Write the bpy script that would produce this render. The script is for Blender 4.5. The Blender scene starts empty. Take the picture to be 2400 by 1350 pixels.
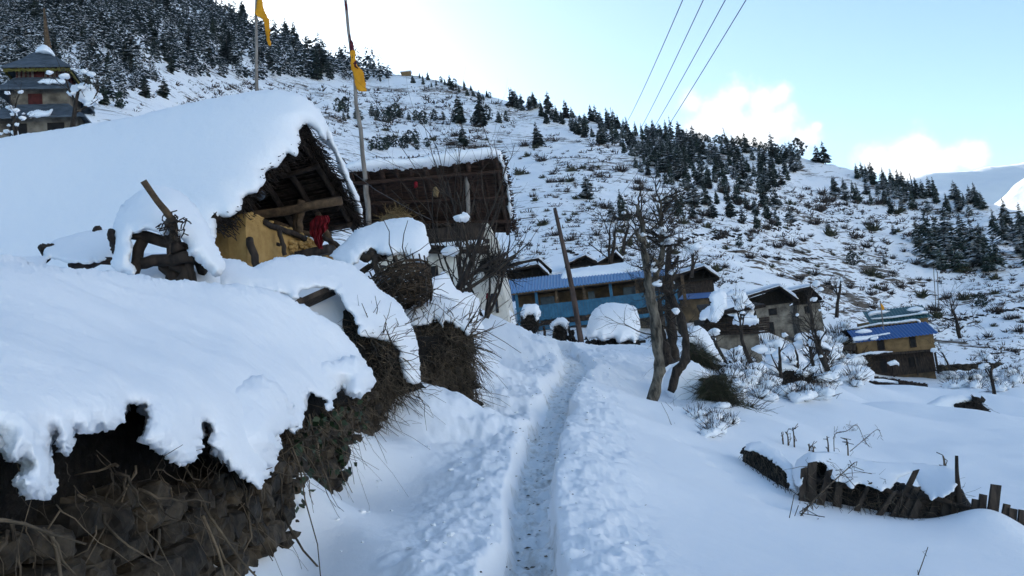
import bpy, math, random
import numpy as np
from math import radians, sin, cos, tan, pi
from mathutils import Matrix, Vector

# ------------------------------------------------------------------ camera, world, sun, exposure
SC = bpy.context.scene
COL = SC.collection
FOC = 1867.0
ROLL, PITCH = radians(6.5), radians(6.9)
EYE = np.array([0, 0, 1.6])
_f = np.array([0, cos(PITCH), sin(PITCH)]); _u = np.array([0, -sin(PITCH), cos(PITCH)]); _r = np.array([1.0, 0, 0])
CR = cos(ROLL) * _r - sin(ROLL) * _u
CU = sin(ROLL) * _r + cos(ROLL) * _u
cam = bpy.data.cameras.new('camera'); camo = bpy.data.objects.new('camera', cam); COL.objects.link(camo)
m = Matrix.Identity(4)
for i in range(3):
    m[i][0] = CR[i]; m[i][1] = CU[i]; m[i][2] = -_f[i]; m[i][3] = EYE[i]
camo.matrix_world = m
cam.sensor_width = 36; cam.lens = 36 * FOC / 2400
cam.clip_start = 0.05; cam.clip_end = 9000
SC.camera = camo

def DIR(u, v):
    u = np.asarray(u, float); v = np.asarray(v, float)
    d = _f + CR * ((u - 1200) / FOC)[..., None] + CU * ((675 - v) / FOC)[..., None]
    return d / d[..., 1:2]
def at(u, v, y):
    return EYE + DIR(u, v) * np.asarray(y, float)[..., None]

SUN_EL, SUN_AZ = radians(21), radians(-24)       # azimuth from +Y towards +X
world = bpy.data.worlds.new('World'); SC.world = world; world.use_nodes = True
wn, wl = world.node_tree.nodes, world.node_tree.links
wn.clear()
sky = wn.new('ShaderNodeTexSky'); sky.sky_type = 'NISHITA'; sky.sun_disc = False
sky.sun_elevation = SUN_EL; sky.sun_rotation = SUN_AZ
sky.altitude = 2000; sky.air_density = 1.0; sky.dust_density = 2.2; sky.ozone_density = 0.6
wout = wn.new('ShaderNodeOutputWorld'); wbg = wn.new('ShaderNodeBackground'); wbg.inputs['Strength'].default_value = 0.10
# a thin bright veil of high cloud over the blue (warms the sky light), then two cumulus banks above the ridge
veil = wn.new('ShaderNodeMix'); veil.data_type = 'RGBA'; veil.inputs[0].default_value = 0.0
veil.blend_type = 'MIX'
tc = wn.new('ShaderNodeTexCoord')
def wmath(op, a, b=None, c=None):
    n = wn.new('ShaderNodeMath'); n.operation = op
    for i, x in enumerate((a, b, c)):
        if x is None: continue
        if isinstance(x, (int, float)): n.inputs[i].default_value = x
        else: wl.new(x, n.inputs[i])
    return n.outputs[0]
nz = wn.new('ShaderNodeTexNoise'); nz.inputs['Scale'].default_value = 24; nz.inputs['Detail'].default_value = 9; nz.inputs['Roughness'].default_value = 0.6
wl.new(tc.outputs['Generated'], nz.inputs['Vector'])
cloud = None
for (u, v, r) in ((1622, 240, 42), (1690, 262, 80), (1735, 232, 40), (1790, 240, 62), (1822, 222, 36), (1822, 290, 62), (1740, 320, 110), (1880, 320, 46),
                  (1640, 310, 70), (1912, 297, 15), (2050, 380, 52), (2120, 352, 42), (2170, 345, 40), (2215, 372, 46), (2275, 362, 40), (2150, 392, 90)):
    d = DIR(u, v); d = d / np.linalg.norm(d)
    vm = wn.new('ShaderNodeVectorMath'); vm.operation = 'DISTANCE'; vm.inputs[1].default_value = tuple(d)
    wl.new(tc.outputs['Generated'], vm.inputs[0])
    s = wmath('SUBTRACT', 1.0, wmath('DIVIDE', vm.outputs['Value'], r / FOC * 1.0))
    cloud = s if cloud is None else wmath('SMOOTH_MAX', cloud, s, 0.22)
cm = wn.new('ShaderNodeMapRange'); cm.interpolation_type = 'SMOOTHSTEP'
cm.inputs['From Min'].default_value = 0.0; cm.inputs['From Max'].default_value = 0.95
wl.new(wmath('ADD', cloud, wmath('MULTIPLY', wmath('SUBTRACT', nz.outputs['Fac'], 0.5), 1.9)), cm.inputs['Value'])
cmix = wn.new('ShaderNodeMix'); cmix.data_type = 'RGBA'
tint = wn.new('ShaderNodeMix'); tint.data_type = 'RGBA'; tint.blend_type = 'MULTIPLY'; tint.inputs[0].default_value = 1.0
tint.inputs[7].default_value = (0.80, 0.915, 0.93, 1)
wl.new(sky.outputs[0], tint.inputs[6])
wl.new(wmath('MULTIPLY', cm.outputs[0], 0.92), cmix.inputs[0])
wl.new(tint.outputs[2], cmix.inputs[6]); ccol = wn.new('ShaderNodeMix'); ccol.data_type = 'RGBA'; wl.new(nz.outputs['Fac'], ccol.inputs[0]); ccol.inputs[6].default_value = (2.9, 2.95, 3.05, 1); ccol.inputs[7].default_value = (5.6, 5.5, 5.4, 1); wl.new(ccol.outputs[2], cmix.inputs[7])
wl.new(cmix.outputs[2], wbg.inputs['Color']); wl.new(wbg.outputs[0], wout.inputs['Surface'])

sun = bpy.data.lights.new('sun', 'SUN'); suno = bpy.data.objects.new('sun', sun); COL.objects.link(suno)
sun.energy = 3.0; sun.angle = radians(0.5); sun.color = (1, 0.93, 0.82)
sd = Vector((sin(SUN_AZ) * cos(SUN_EL), cos(SUN_AZ) * cos(SUN_EL), sin(SUN_EL)))
suno.rotation_euler = sd.to_track_quat('Z', 'Y').to_euler()
SC.view_settings.view_transform = 'Standard'; SC.view_settings.look = 'None'
SC.view_settings.gamma = 1; SC.view_settings.exposure = 1.55
SC.cycles.max_bounces = 8; SC.cycles.diffuse_bounces = 4; SC.cycles.transparent_max_bounces = 8
SC.cycles.use_denoising = True

# ------------------------------------------------------------------ helpers: noise, meshes, things
def _hash(ix, iy, iz, s):
    h = (ix.astype(np.int64) * 374761393 + iy.astype(np.int64) * 668265263 + iz.astype(np.int64) * 2147483647 + s * 1274126177) & 0xffffffff
    h = ((h ^ (h >> 13)) * 1274126177) & 0xffffffff
    h = ((h ^ (h >> 16)) * 2246822519) & 0xffffffff
    return ((h ^ (h >> 15)) & 0xffff) / 65535.0
def vnoise(p, s=0):
    i = np.floor(p).astype(np.int64); f = p - i; f = f * f * (3 - 2 * f)
    x, y, z = i[..., 0], i[..., 1], i[..., 2]; fx, fy, fz = f[..., 0], f[..., 1], f[..., 2]
    def L(a, b, t): return a + (b - a) * t
    c = [[[_hash(x + a, y + b, z + d, s) for d in (0, 1)] for b in (0, 1)] for a in (0, 1)]
    return L(L(L(c[0][0][0], c[1][0][0], fx), L(c[0][1][0], c[1][1][0], fx), fy),
             L(L(c[0][0][1], c[1][0][1], fx), L(c[0][1][1], c[1][1][1], fx), fy), fz) * 2 - 1
def fbm(p, o=4, s=0, g=0.5):
    t = 0; a = 1.0; n = 0
    for k in range(o):
        t = t + a * vnoise(p * 2 ** k, s + k * 17); n += a; a *= g
    return t / n
def sstep(a, b, x):
    t = np.clip((x - a) / (b - a), 0, 1); return t * t * (3 - 2 * t)
def nrm(v):
    v = np.asarray(v, float); return v / (np.linalg.norm(v, axis=-1, keepdims=True) + 1e-9)

def rootpos(p):
    while p.parent is not None: p = p.parent
    return np.array(p.location)
def mesh(name, V, F, mats, parent=None, smooth=True, mi=None, data_only=False):
    """F: array (n,k) or a list of such arrays / polygons."""
    V = np.asarray(V, float)
    if parent is not None: V = V - rootpos(parent)
    me = bpy.data.meshes.new(name)
    if isinstance(F, np.ndarray): F = [F]
    groups = []
    for a in F:
        a = np.asarray(a)
        if a.ndim == 1: a = a[None]
        if len(a): groups.append(a)
    loops = np.concatenate([a.ravel() for a in groups]).astype(np.int32)
    tot = np.concatenate([np.full(len(a), a.shape[1]) for a in groups]).astype(np.int32)
    start = np.concatenate([[0], np.cumsum(tot)[:-1]]).astype(np.int32)
    me.vertices.add(len(V)); me.vertices.foreach_set('co', V.astype(np.float32).ravel())
    me.loops.add(len(loops)); me.loops.foreach_set('vertex_index', loops)
    me.polygons.add(len(tot)); me.polygons.foreach_set('loop_start', start); me.polygons.foreach_set('loop_total', tot)
    me.polygons.foreach_set('use_smooth', np.full(len(tot), bool(smooth)))
    if mi is not None: me.polygons.foreach_set('material_index', np.asarray(mi, np.int32))
    me.update(calc_edges=True); me.validate()
    for mm in (mats if isinstance(mats, (list, tuple)) else [mats]): me.materials.append(mm)
    if data_only: return me
    o = bpy.data.objects.new(name, me); COL.objects.link(o)
    if parent is not None: o.parent = parent
    return o
def tag(o, label=None, cat=None, group=None, kind=None):
    for k, v in (('label', label), ('category', cat), ('group', group), ('kind', kind)):
        if v: o[k] = v
    return o
def thing(name, label, cat, loc, group=None):
    o = bpy.data.objects.new(name, None); COL.objects.link(o); o.location = tuple(np.asarray(loc, float)); o.empty_display_size = 0.2
    return tag(o, label, cat, group)

class MB:
    """collects boxes, slabs, tubes, lumps; build() links them as one mesh"""
    def __init__(s): s.V = []; s.F = []; s.n = 0
    def add(s, V, F):
        V = np.asarray(V, float).reshape(-1, 3)
        for a in (F if isinstance(F, list) else [F]):
            a = np.asarray(a)
            s.F.append((a if a.ndim > 1 else a[None]) + s.n)
        s.V.append(V); s.n += len(V); return s
    def slab(s, poly, off):
        P = np.asarray(poly, float); Q = P + np.asarray(off, float); n = len(P)
        F = [np.arange(n)[None], np.arange(2 * n - 1, n - 1, -1)[None]]
        i = np.arange(n); j = (i + 1) % n
        F.append(np.stack([j, i, i + n, j + n], 1))
        return s.add(np.concatenate([P, Q]), F)
    def tube(s, pts, rad, k=6):
        P = np.asarray(pts, float)[None]; R = np.broadcast_to(np.asarray(rad, float), (P.shape[1],))[None]
        V, F = tubes(P, R, k); return s.add(V, F)
    def tubes(s, P, R, k=3):
        V, F = tubes(P, R, k); return s.add(V, F)
    def lump(s, c, r, seed=0, amp=0.25, sub=1, freq=1.3, power=None):
        V, F = ICO[sub]; D = V.copy()
        if power: D = np.sign(D) * np.abs(D) ** power
        D = D * (1 + amp * fbm(V * freq + seed * 7.31, 3, seed)[:, None])
        return s.add(np.asarray(c) + D * np.asarray(r), F)
    def box(s, c, size, ax=None):
        h = np.array([[x, y, z] for z in (-.5, .5) for x, y in ((-.5, -.5), (.5, -.5), (.5, .5), (-.5, .5))]) * np.asarray(size)
        if ax is not None: h = h @ np.asarray(ax)
        return s.add(h + np.asarray(c), np.array([[3, 2, 1, 0], [4, 5, 6, 7], [0, 1, 5, 4], [1, 2, 6, 5], [2, 3, 7, 6], [3, 0, 4, 7]]))
    def build(s, name, mat, parent=None, smooth=False, label=None):
        o = mesh(name, np.concatenate(s.V), s.F, mat, parent, smooth)
        if label: o['label'] = label
        return o
def tubes(P, R, k=3):
    """P (N,m,3), R (N,m)"""
    P = np.asarray(P, float); R = np.asarray(R, float); N, mm, _ = P.shape
    T = np.gradient(P, axis=1); T = nrm(T)
    mt = np.abs(T.mean(1, keepdims=True)); ref = np.where(mt[..., 2:3] > 0.6, np.where(mt[..., 0:1] < 0.6, np.array([1.0, 0, 0]), np.array([0, 1.0, 0])), np.array([0, 0, 1.0]))
    A = nrm(np.cross(T, ref)); B = np.cross(T, A)
    ph = np.arange(k) * 2 * pi / k
    V = P[:, :, None] + R[:, :, None, None] * (A[:, :, None] * np.cos(ph)[:, None] + B[:, :, None] * np.sin(ph)[:, None])
    idx = np.arange(N * mm * k).reshape(N, mm, k)
    a = idx[:, :-1]; b = idx[:, 1:]
    F = np.stack([a, np.roll(a, -1, 2), np.roll(b, -1, 2), b], -1).reshape(-1, 4)
    return V.reshape(-1, 3), [F, idx[:, 0][:, ::-1], idx[:, -1]]
def _ico(sub):
    t = (1 + 5 ** .5) / 2
    V = [(-1, t, 0), (1, t, 0), (-1, -t, 0), (1, -t, 0), (0, -1, t), (0, 1, t), (0, -1, -t), (0, 1, -t), (t, 0, -1), (t, 0, 1), (-t, 0, -1), (-t, 0, 1)]
    F = [(0, 11, 5), (0, 5, 1), (0, 1, 7), (0, 7, 10), (0, 10, 11), (1, 5, 9), (5, 11, 4), (11, 10, 2), (10, 7, 6), (7, 1, 8), (3, 9, 4), (3, 4, 2), (3, 2, 6), (3, 6, 8), (3, 8, 9), (4, 9, 5), (2, 4, 11), (6, 2, 10), (8, 6, 7), (9, 8, 1)]
    V = [tuple(nrm(v)) for v in V]
    for _ in range(sub):
        c = {}; G = []
        def mid(a, b):
            k = (min(a, b), max(a, b))
            if k not in c: V.append(tuple(nrm(np.array(V[a]) + np.array(V[b])))); c[k] = len(V) - 1
            return c[k]
        for a, b, d in F:
            x, y, z = mid(a, b), mid(b, d), mid(d, a); G += [(a, x, z), (b, y, x), (d, z, y), (x, y, z)]
        F = G
    return np.array(V), np.array(F)
ICO = {k: _ico(k) for k in (0, 1, 2, 3)}

def tps(pts):
    """thin-plate interpolation of [(x, y, value)] -> f(x, y)"""
    P = np.asarray(pts, float); n = len(P); sc = max(np.ptp(P[:, 0]), np.ptp(P[:, 1]), 1e-6)
    X = P[:, :2] / sc
    def U(r2): return np.where(r2 > 1e-12, r2 * np.log(r2 + 1e-12), 0)
    A = np.zeros((n + 3, n + 3)); A[:n, :n] = U(((X[:, None] - X[None]) ** 2).sum(-1)) + np.eye(n) * 1e-5
    A[:n, n] = 1; A[:n, n + 1:] = X; A[n, :n] = 1; A[n + 1:, :n] = X.T
    w = np.linalg.lstsq(A, np.concatenate([P[:, 2], np.zeros(3)]), rcond=None)[0]
    def f(x, y):
        x = np.asarray(x, float) / sc; y = np.asarray(y, float) / sc
        out = w[n] + w[n + 1] * x + w[n + 2] * y
        for i in range(n): out = out + w[i] * U((x - X[i, 0]) ** 2 + (y - X[i, 1]) ** 2)
        return out
    return f

def outline(poly, step, crumble, seed, top=0.12):
    """smooth closed outline through poly, resampled; its underside is crumbled more than its top"""
    P = np.asarray(poly, float); n = len(P); out = []
    for i in range(n):
        a, b, c, d = P[i - 1], P[i], P[(i + 1) % n], P[(i + 2) % n]
        m_ = max(2, int(np.linalg.norm(c - b) / step)); t = (np.arange(m_) / m_)[:, None]
        m1 = (c - a) * 0.4; m2 = (d - b) * 0.4
        lim = np.linalg.norm(c - b)
        for mv in (m1, m2):
            l = np.linalg.norm(mv)
            if l > lim: mv *= lim / l
        out.append((2 * t ** 3 - 3 * t ** 2 + 1) * b + (t ** 3 - 2 * t ** 2 + t) * m1 + (-2 * t ** 3 + 3 * t ** 2) * c + (t ** 3 - t ** 2) * m2)
    Q = np.concatenate(out); T = np.roll(Q, -1, 0) - np.roll(Q, 1, 0); N = nrm(np.stack([T[:, 1], -T[:, 0]], 1))
    area = np.sum(Q[:, 0] * np.roll(Q[:, 1], -1) - np.roll(Q[:, 0], -1) * Q[:, 1])
    if area < 0: N = -N
    q3 = np.concatenate([Q, np.full((len(Q), 1), seed * 3.7)], 1)
    w = top + (1 - top) * sstep(-0.5, 0.4, N[:, 1])
    dsp = crumble * w * (fbm(q3 / (step * 7), 3, seed) * 1.2 + fbm(q3 / (step * 2.2), 2, seed + 5) * 1.0)
    return Q + N * dsp[:, None]
def puff(name, poly, depth, thick, mat, parent=None, rad=40, res=5, crumble=4, seed=1, amp=0.02, ns=0.3, back=1.0, top=0.12, label=None, smooth=True, swell=0.0, calm=1.0):
    """a solid of real size: the outline poly (photo pixels) lies at the distances depth [(u, v, y)], swollen to +-thick metres with rounded rims"""
    Q = outline(poly, res, crumble, seed, top)
    dep = tps(depth) if len(depth) > 3 else (lambda u, v: np.full(np.shape(u), float(np.mean([d[2] for d in depth]))))
    lo = Q.min(0) - 2 * res; hi = Q.max(0) + 2 * res
    gu = np.arange(lo[0], hi[0] + res, res); gv = np.arange(lo[1], hi[1] + res, res)
    U_, V_ = np.meshgrid(gu, gv, indexing='ij'); u = U_.ravel().copy(); v = V_.ravel().copy()
    A = Q; Bq = np.roll(Q, -1, 0); inside = np.zeros(len(u), bool); dmin = np.full(len(u), 1e9); nu = u.copy(); nv = v.copy()
    for (a, b), (c, d) in zip(A, Bq):
        if b != d:
            cr = ((b > v) != (d > v)) & (u < (c - a) * (v - b) / (d - b) + a); inside ^= cr
        L2 = (c - a) ** 2 + (d - b) ** 2 + 1e-9
        t = np.clip(((u - a) * (c - a) + (v - b) * (d - b)) / L2, 0, 1)
        x = a + t * (c - a); y = b + t * (d - b); ds = (u - x) ** 2 + (v - y) ** 2
        k = ds < dmin; dmin[k] = ds[k]; nu[k] = x[k]; nv[k] = y[k]
    dmin = np.sqrt(dmin)
    I = inside.reshape(U_.shape); cell = I[:-1, :-1] | I[1:, :-1] | I[:-1, 1:] | I[1:, 1:]
    out = ~inside; u[out] = nu[out]; v[out] = nv[out]; dmin[out] = 0
    seen = np.zeros(cell.shape, bool); best = []
    for s0 in zip(*np.nonzero(cell)):
        if seen[s0]: continue
        st = [s0]; seen[s0] = True; comp = []
        while st:
            a, b = st.pop(); comp.append((a, b))
            for e in ((a + 1, b), (a - 1, b), (a, b + 1), (a, b - 1)):
                if 0 <= e[0] < cell.shape[0] and 0 <= e[1] < cell.shape[1] and cell[e] and not seen[e]: seen[e] = True; st.append(e)
        if len(comp) > len(best): best = comp
    cell[:] = False; bb = np.array(best); cell[bb[:, 0], bb[:, 1]] = True
    idx = np.arange(len(u)).reshape(U_.shape)
    ii, jj = np.nonzero(cell)
    quad = np.stack([idx[ii, jj], idx[ii, jj + 1], idx[ii + 1, jj + 1], idx[ii + 1, jj]], 1)
    used = np.unique(quad); rem = np.full(len(u), -1); rem[used] = np.arange(len(used)); quad = rem[quad]
    u = u[used]; v = v[used]; dm = dmin[used]
    prof = np.sqrt(np.clip(1 - (1 - np.clip(dm / rad, 0, 1)) ** 2, 0, 1))
    y = dep(u, v); rim = dm <= 0
    Fp = EYE + DIR(u, v) * (y - thick * prof)[:, None]; Bp = EYE + DIR(u, v) * (y + thick * back * prof)[:, None]
    def disp(P):
        nvz = np.stack([fbm(P / ns + s * 31.7, 4, seed + s, 0.55) for s in range(3)], 1)
        big = fbm(P / (ns * 4) + 3.3, 3, seed + 9)[:, None] * np.array([0, -0.6, 1.0])
        fine = np.stack([fbm(P / (ns * 0.2) + s * 11.1, 3, seed + 20 + s, 0.6) for s in range(3)], 1)
        return P + amp * nvz * (1.0 - 0.8 * prof[:, None] * calm) + amp * 0.45 * fine * (1.15 - prof[:, None]) + swell * big * prof[:, None]
    Fp = disp(Fp); Bp = disp(Bp)
    n = len(u); bi = np.arange(n) + n; bi[rim] = np.arange(n)[rim]
    o = mesh(name, np.concatenate([Fp, Bp]), [quad, bi[quad[:, ::-1]]], mat, parent, smooth)
    if label: o['label'] = label
    return o

# ------------------------------------------------------------------ materials
class N:
    def __init__(s, name):
        s.m = bpy.data.materials.new(name); s.m.use_nodes = True; s.n = s.m.node_tree.nodes; s.l = s.m.node_tree.links
        s.b = s.n['Principled BSDF']
    def _in(s, sock, x):
        if x is None: return
        if hasattr(x, 'is_output') or isinstance(x, bpy.types.NodeSocket): s.l.new(x, sock)
        elif isinstance(x, tuple) and len(x) == 3 and sock.type == 'RGBA': sock.default_value = (*x, 1)
        else: sock.default_value = x
    def pos(s, world=False, scale=(1, 1, 1)):
        t = s.n.new('ShaderNodeNewGeometry').outputs['Position'] if world else s.n.new('ShaderNodeTexCoord').outputs['Object']
        mp = s.n.new('ShaderNodeMapping'); mp.inputs['Scale'].default_value = scale; s.l.new(t, mp.inputs[0]); return mp.outputs[0]
    def noise(s, scale, detail=4, rough=0.55, vec=None, dist=0):
        t = s.n.new('ShaderNodeTexNoise'); s._in(t.inputs['Scale'], scale); s._in(t.inputs['Detail'], detail); s._in(t.inputs['Roughness'], rough); s._in(t.inputs['Distortion'], dist)
        s.l.new(vec if vec is not None else s.pos(), t.inputs['Vector']); return t.outputs['Fac']
    def ramp(s, fac, a, b):
        t = s.n.new('ShaderNodeMapRange'); t.interpolation_type = 'SMOOTHSTEP'; s._in(t.inputs['Value'], fac); t.inputs['From Min'].default_value = a; t.inputs['From Max'].default_value = b; return t.outputs[0]
    def mix(s, f, a, b, mode='MIX'):
        t = s.n.new('ShaderNodeMix'); t.data_type = 'RGBA'; t.blend_type = mode; s._in(t.inputs[0], f); s._in(t.inputs[6], a); s._in(t.inputs[7], b); return t.outputs[2]
    def math(s, op, a, b=None):
        t = s.n.new('ShaderNodeMath'); t.operation = op; s._in(t.inputs[0], a); s._in(t.inputs[1], b); return t.outputs[0]
    def nz(s):
        g = s.n.new('ShaderNodeNewGeometry'); x = s.n.new('ShaderNodeSeparateXYZ'); s.l.new(g.outputs['Normal'], x.inputs[0]); return x.outputs[2]
    def island(s): return s.n.new('ShaderNodeNewGeometry').outputs['Random Per Island']
    def vary(s, col, lo=(0.55, 0.55, 0.6), hi=(1.5, 1.45, 1.3)): return s.mix(1.0, col, s.mix(s.rand(), lo, hi), 'MULTIPLY')
    def rand(s): return s.n.new('ShaderNodeObjectInfo').outputs['Random']
    def bump(s, h, strength=0.5, dist=0.02, prev=None):
        t = s.n.new('ShaderNodeBump'); t.inputs['Strength'].default_value = strength; t.inputs['Distance'].default_value = dist
        s._in(t.inputs['Height'], h)
        if prev is not None: s.l.new(prev, t.inputs['Normal'])
        return t.outputs[0]
    def done(s, col, rough=0.8, normal=None, spec=0.3, **kw):
        s._in(s.b.inputs['Base Color'], col); s._in(s.b.inputs['Roughness'], rough); s.b.inputs['Specular IOR Level'].default_value = spec
        if normal is not None: s.l.new(normal, s.b.inputs['Normal'])
        for k, v in kw.items(): s._in(s.b.inputs[k], v)
        return s.m
SNOW = (0.86, 0.88, 0.91)
def m_snow(name, fine=0.25, coarse=0.35, dirt=None):
    k = N(name); col = SNOW
    p = k.pos(True)
    b = k.bump(k.noise(9, 5, 0.6, p), coarse, 0.03); b = k.bump(k.noise(75, 4, 0.65, p), fine, 0.008, b)
    if dirt:
        col = k.mix(k.math('MULTIPLY', k.ramp(k.noise(6, 6, 0.7, p), 0.45, 0.68), dirt), (0.77, 0.79, 0.81), (0.40, 0.36, 0.30))
        col = k.mix(k.ramp(k.noise(38, 3, 0.6, p), 0.72, 0.78), col, (0.10, 0.075, 0.05))
    return k.done(col, 0.62, b, 0.25)
M = {}
M['snow'] = m_snow('snow'); M['snow_cap'] = m_snow('snow_cap', 0.3, 0.45); M['path'] = m_snow('trodden_snow', 0.6, 0.9, 0.55)
def m_hill():
    k = N('hillside'); p = k.pos(True, (1, 1, 1)); st = k.pos(True, (0.11, 0.11, 1.2)); dn = k.noise(0.022, 3, 0.5, p)
    n1 = k.noise(1.0, 7, 0.62, st, 0.4)
    thr = k.math('ADD', n1, k.math('MULTIPLY', k.math('SUBTRACT', dn, 0.5), 0.62))
    mask = k.ramp(thr, 0.575, 0.615)
    brush = k.ramp(k.math('ADD', k.noise(0.55, 6, 0.68, p), k.math('MULTIPLY', k.math('SUBTRACT', dn, 0.5), 0.5)), 0.60, 0.65)
    mask = k.math('MAXIMUM', mask, k.math('MULTIPLY', brush, 0.8))
    earth = k.mix(k.noise(1.7, 3, 0.5, p), (0.05, 0.045, 0.04), (0.17, 0.125, 0.085))
    b = k.bump(k.noise(0.5, 6, 0.6, st), 0.6, 0.6)
    return k.done(k.mix(mask, (0.90, 0.915, 0.935), earth), 0.8, b, 0.15)
M['hill'] = m_hill()
def plain(name, c1, c2, scale=6, rough=0.85, stretch=(1, 1, 1), bs=0.4, bd=0.02, spec=0.25, world=False, detail=5, island=0.0, snow=None, vary=False):
    k = N(name); p = k.pos(world, stretch); n = k.noise(scale, detail, 0.6, p)
    f = k.ramp(n, 0.3, 0.7)
    col = k.mix(f, c1, c2)
    if island: col = k.mix(island, col, k.mix(k.island(), (0.35, 0.35, 0.35), (1.5, 1.4, 1.25)), 'MULTIPLY')
    if vary: col = k.vary(col)
    if snow: col = k.mix(k.ramp(k.math('ADD', k.nz(), k.math('MULTIPLY', k.math('SUBTRACT', k.noise(snow[2], 3, 0.6, p), 0.5), snow[3])), snow[0], snow[1]), col, SNOW)
    return k.done(col, rough, k.bump(n, bs, bd), spec)
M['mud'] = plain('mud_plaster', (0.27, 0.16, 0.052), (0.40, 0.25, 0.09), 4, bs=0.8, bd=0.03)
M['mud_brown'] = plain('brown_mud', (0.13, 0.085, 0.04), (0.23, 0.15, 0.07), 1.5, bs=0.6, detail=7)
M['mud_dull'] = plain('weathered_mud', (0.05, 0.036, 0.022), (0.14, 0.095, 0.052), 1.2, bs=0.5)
M['thatch'] = plain('thatch', (0.008, 0.006, 0.005), (0.032, 0.021, 0.015), 7, stretch=(1, 1, 1), bs=0.8, bd=0.05)
M['wattle'] = plain('wattle', (0.014, 0.008, 0.006), (0.055, 0.029, 0.02), 9, stretch=(0.4, 0.4, 4), bs=1.0, bd=0.05)
M['straw'] = plain('straw', (0.10, 0.065, 0.03), (0.24, 0.165, 0.08), 25)
M['wood'] = plain('old_timber', (0.012, 0.009, 0.008), (0.05, 0.036, 0.027), 8, stretch=(1, 1, 0.25), bs=0.7)
M['log'] = plain('peeled_log', (0.04, 0.027, 0.017), (0.13, 0.085, 0.05), 7, bs=0.5)
M['plank'] = plain('grey_plank', (0.018, 0.014, 0.012), (0.075, 0.058, 0.046), 14, stretch=(1, 1, 0.2), bs=0.6, island=0.4)
M['bark'] = plain('pale_bark', (0.022, 0.019, 0.015), (0.165, 0.145, 0.115), 11, stretch=(1, 1, 0.35), bs=1.0, bd=0.06)
M['bark_dark'] = plain('dark_bark', (0.010, 0.008, 0.007), (0.05, 0.038, 0.03), 11, stretch=(1, 1, 0.35), bs=1.0, bd=0.06)
M['bark_red'] = plain('red_bark', (0.04, 0.018, 0.012), (0.19, 0.075, 0.04), 6, stretch=(1, 1, 0.4), bs=1.0, bd=0.03)
M['twig'] = plain('twig', (0.018, 0.014, 0.011), (0.06, 0.045, 0.033), 5)
M['drytwig'] = plain('dry_twig', (0.030, 0.024, 0.018), (0.15, 0.12, 0.088), 5, island=0.75)
M['brush'] = plain('brush_mass', (0.004, 0.0035, 0.003), (0.018, 0.014, 0.010), 16, bs=1.0, bd=0.05)  # near-black; in hedge cores it paints the shade between twigs
M['greenbrush'] = plain('green_brush', (0.012, 0.016, 0.008), (0.05, 0.055, 0.028), 12, bs=1.0, bd=0.05)
M['stone'] = plain('stone', (0.010, 0.008, 0.006), (0.07, 0.056, 0.04), 9, bs=0.9, bd=0.02, island=0.75)
M['ivy'] = plain('ivy', (0.008, 0.02, 0.008), (0.025, 0.05, 0.02), 5, rough=0.45)
M['white'] = plain('whitewash', (0.50, 0.47, 0.41), (0.74, 0.71, 0.64), 1.6, bs=0.4)
M['oldwhite'] = plain('stained_whitewash', (0.06, 0.05, 0.04), (0.25, 0.22, 0.175), 1.0, bs=0.5, detail=7)
M['bluepaint'] = plain('blue_paint', (0.02, 0.085, 0.15), (0.035, 0.13, 0.21), 3, rough=0.6)
M['slate'] = plain('slate', (0.035, 0.048, 0.062), (0.085, 0.105, 0.13), 2.5, rough=0.6, stretch=(1, 1, 3))
M['redpaint'] = plain('dark_red_paint', (0.035, 0.008, 0.008), (0.08, 0.018, 0.016), 4)
M['redcloth'] = plain('red_cloth', (0.07, 0.003, 0.006), (0.19, 0.007, 0.013), 9, bs=0.5)
M['maroon'] = plain('maroon_cloth', (0.05, 0.01, 0.015), (0.11, 0.02, 0.03), 9)
M['darkcloth'] = plain('dark_cloth', (0.012, 0.012, 0.016), (0.03, 0.03, 0.035), 9)
M['flag'] = plain('yellow_cloth', (0.55, 0.22, 0.008), (0.70, 0.32, 0.015), 3, rough=0.7)
M['fringe'] = plain('yellow_fringe', (0.055, 0.05, 0.01), (0.13, 0.115, 0.03), 9)
M['pole'] = plain('grey_pole', (0.14, 0.12, 0.105), (0.28, 0.25, 0.22), 6, stretch=(1, 1, 0.2))
M['rustpole'] = plain('brown_pole', (0.030, 0.022, 0.020), (0.095, 0.066, 0.055), 6, stretch=(1, 1, 0.2))
M['wire'] = plain('wire', (0.05, 0.05, 0.055), (0.08, 0.08, 0.085), 3, rough=0.5)
M['dark'] = plain('dark_opening', (0.006, 0.006, 0.007), (0.018, 0.017, 0.017), 3)
M['glassdark'] = plain('dark_pane', (0.02, 0.03, 0.05), (0.04, 0.06, 0.09), 3, rough=0.2)
M['wicker'] = plain('wicker', (0.022, 0.016, 0.012), (0.085, 0.06, 0.04), 20, island=0.5)
M['needle'] = plain('needles', (0.012, 0.021, 0.018), (0.034, 0.052, 0.038), 0.9, world=False, rough=0.75, bs=0.1, snow=(0.74, 1.0, 1.6, 1.2), vary=True)
M['needle_snowy'] = plain('snowy_needles', (0.014, 0.022, 0.022), (0.035, 0.046, 0.042), 0.5, world=True, rough=0.75, bs=0.1, snow=(0.48, 0.85, 0.5, 1.3))
M['trunk'] = plain('conifer_trunk', (0.03, 0.022, 0.017), (0.07, 0.05, 0.04), 3)
M['shrub'] = plain('shrub_twigs', (0.02, 0.017, 0.017), (0.075, 0.058, 0.05), 0.7, world=True, island=0.5)
M['shrub_green'] = plain('shrub_leaves', (0.02, 0.026, 0.015), (0.085, 0.085, 0.05), 0.7, world=True, island=0.6)
M['far'] = plain('far_snow', (0.80, 0.83, 0.87), (0.93, 0.94, 0.95), 0.004, world=True, bs=0.8, bd=20, detail=8)
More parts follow.
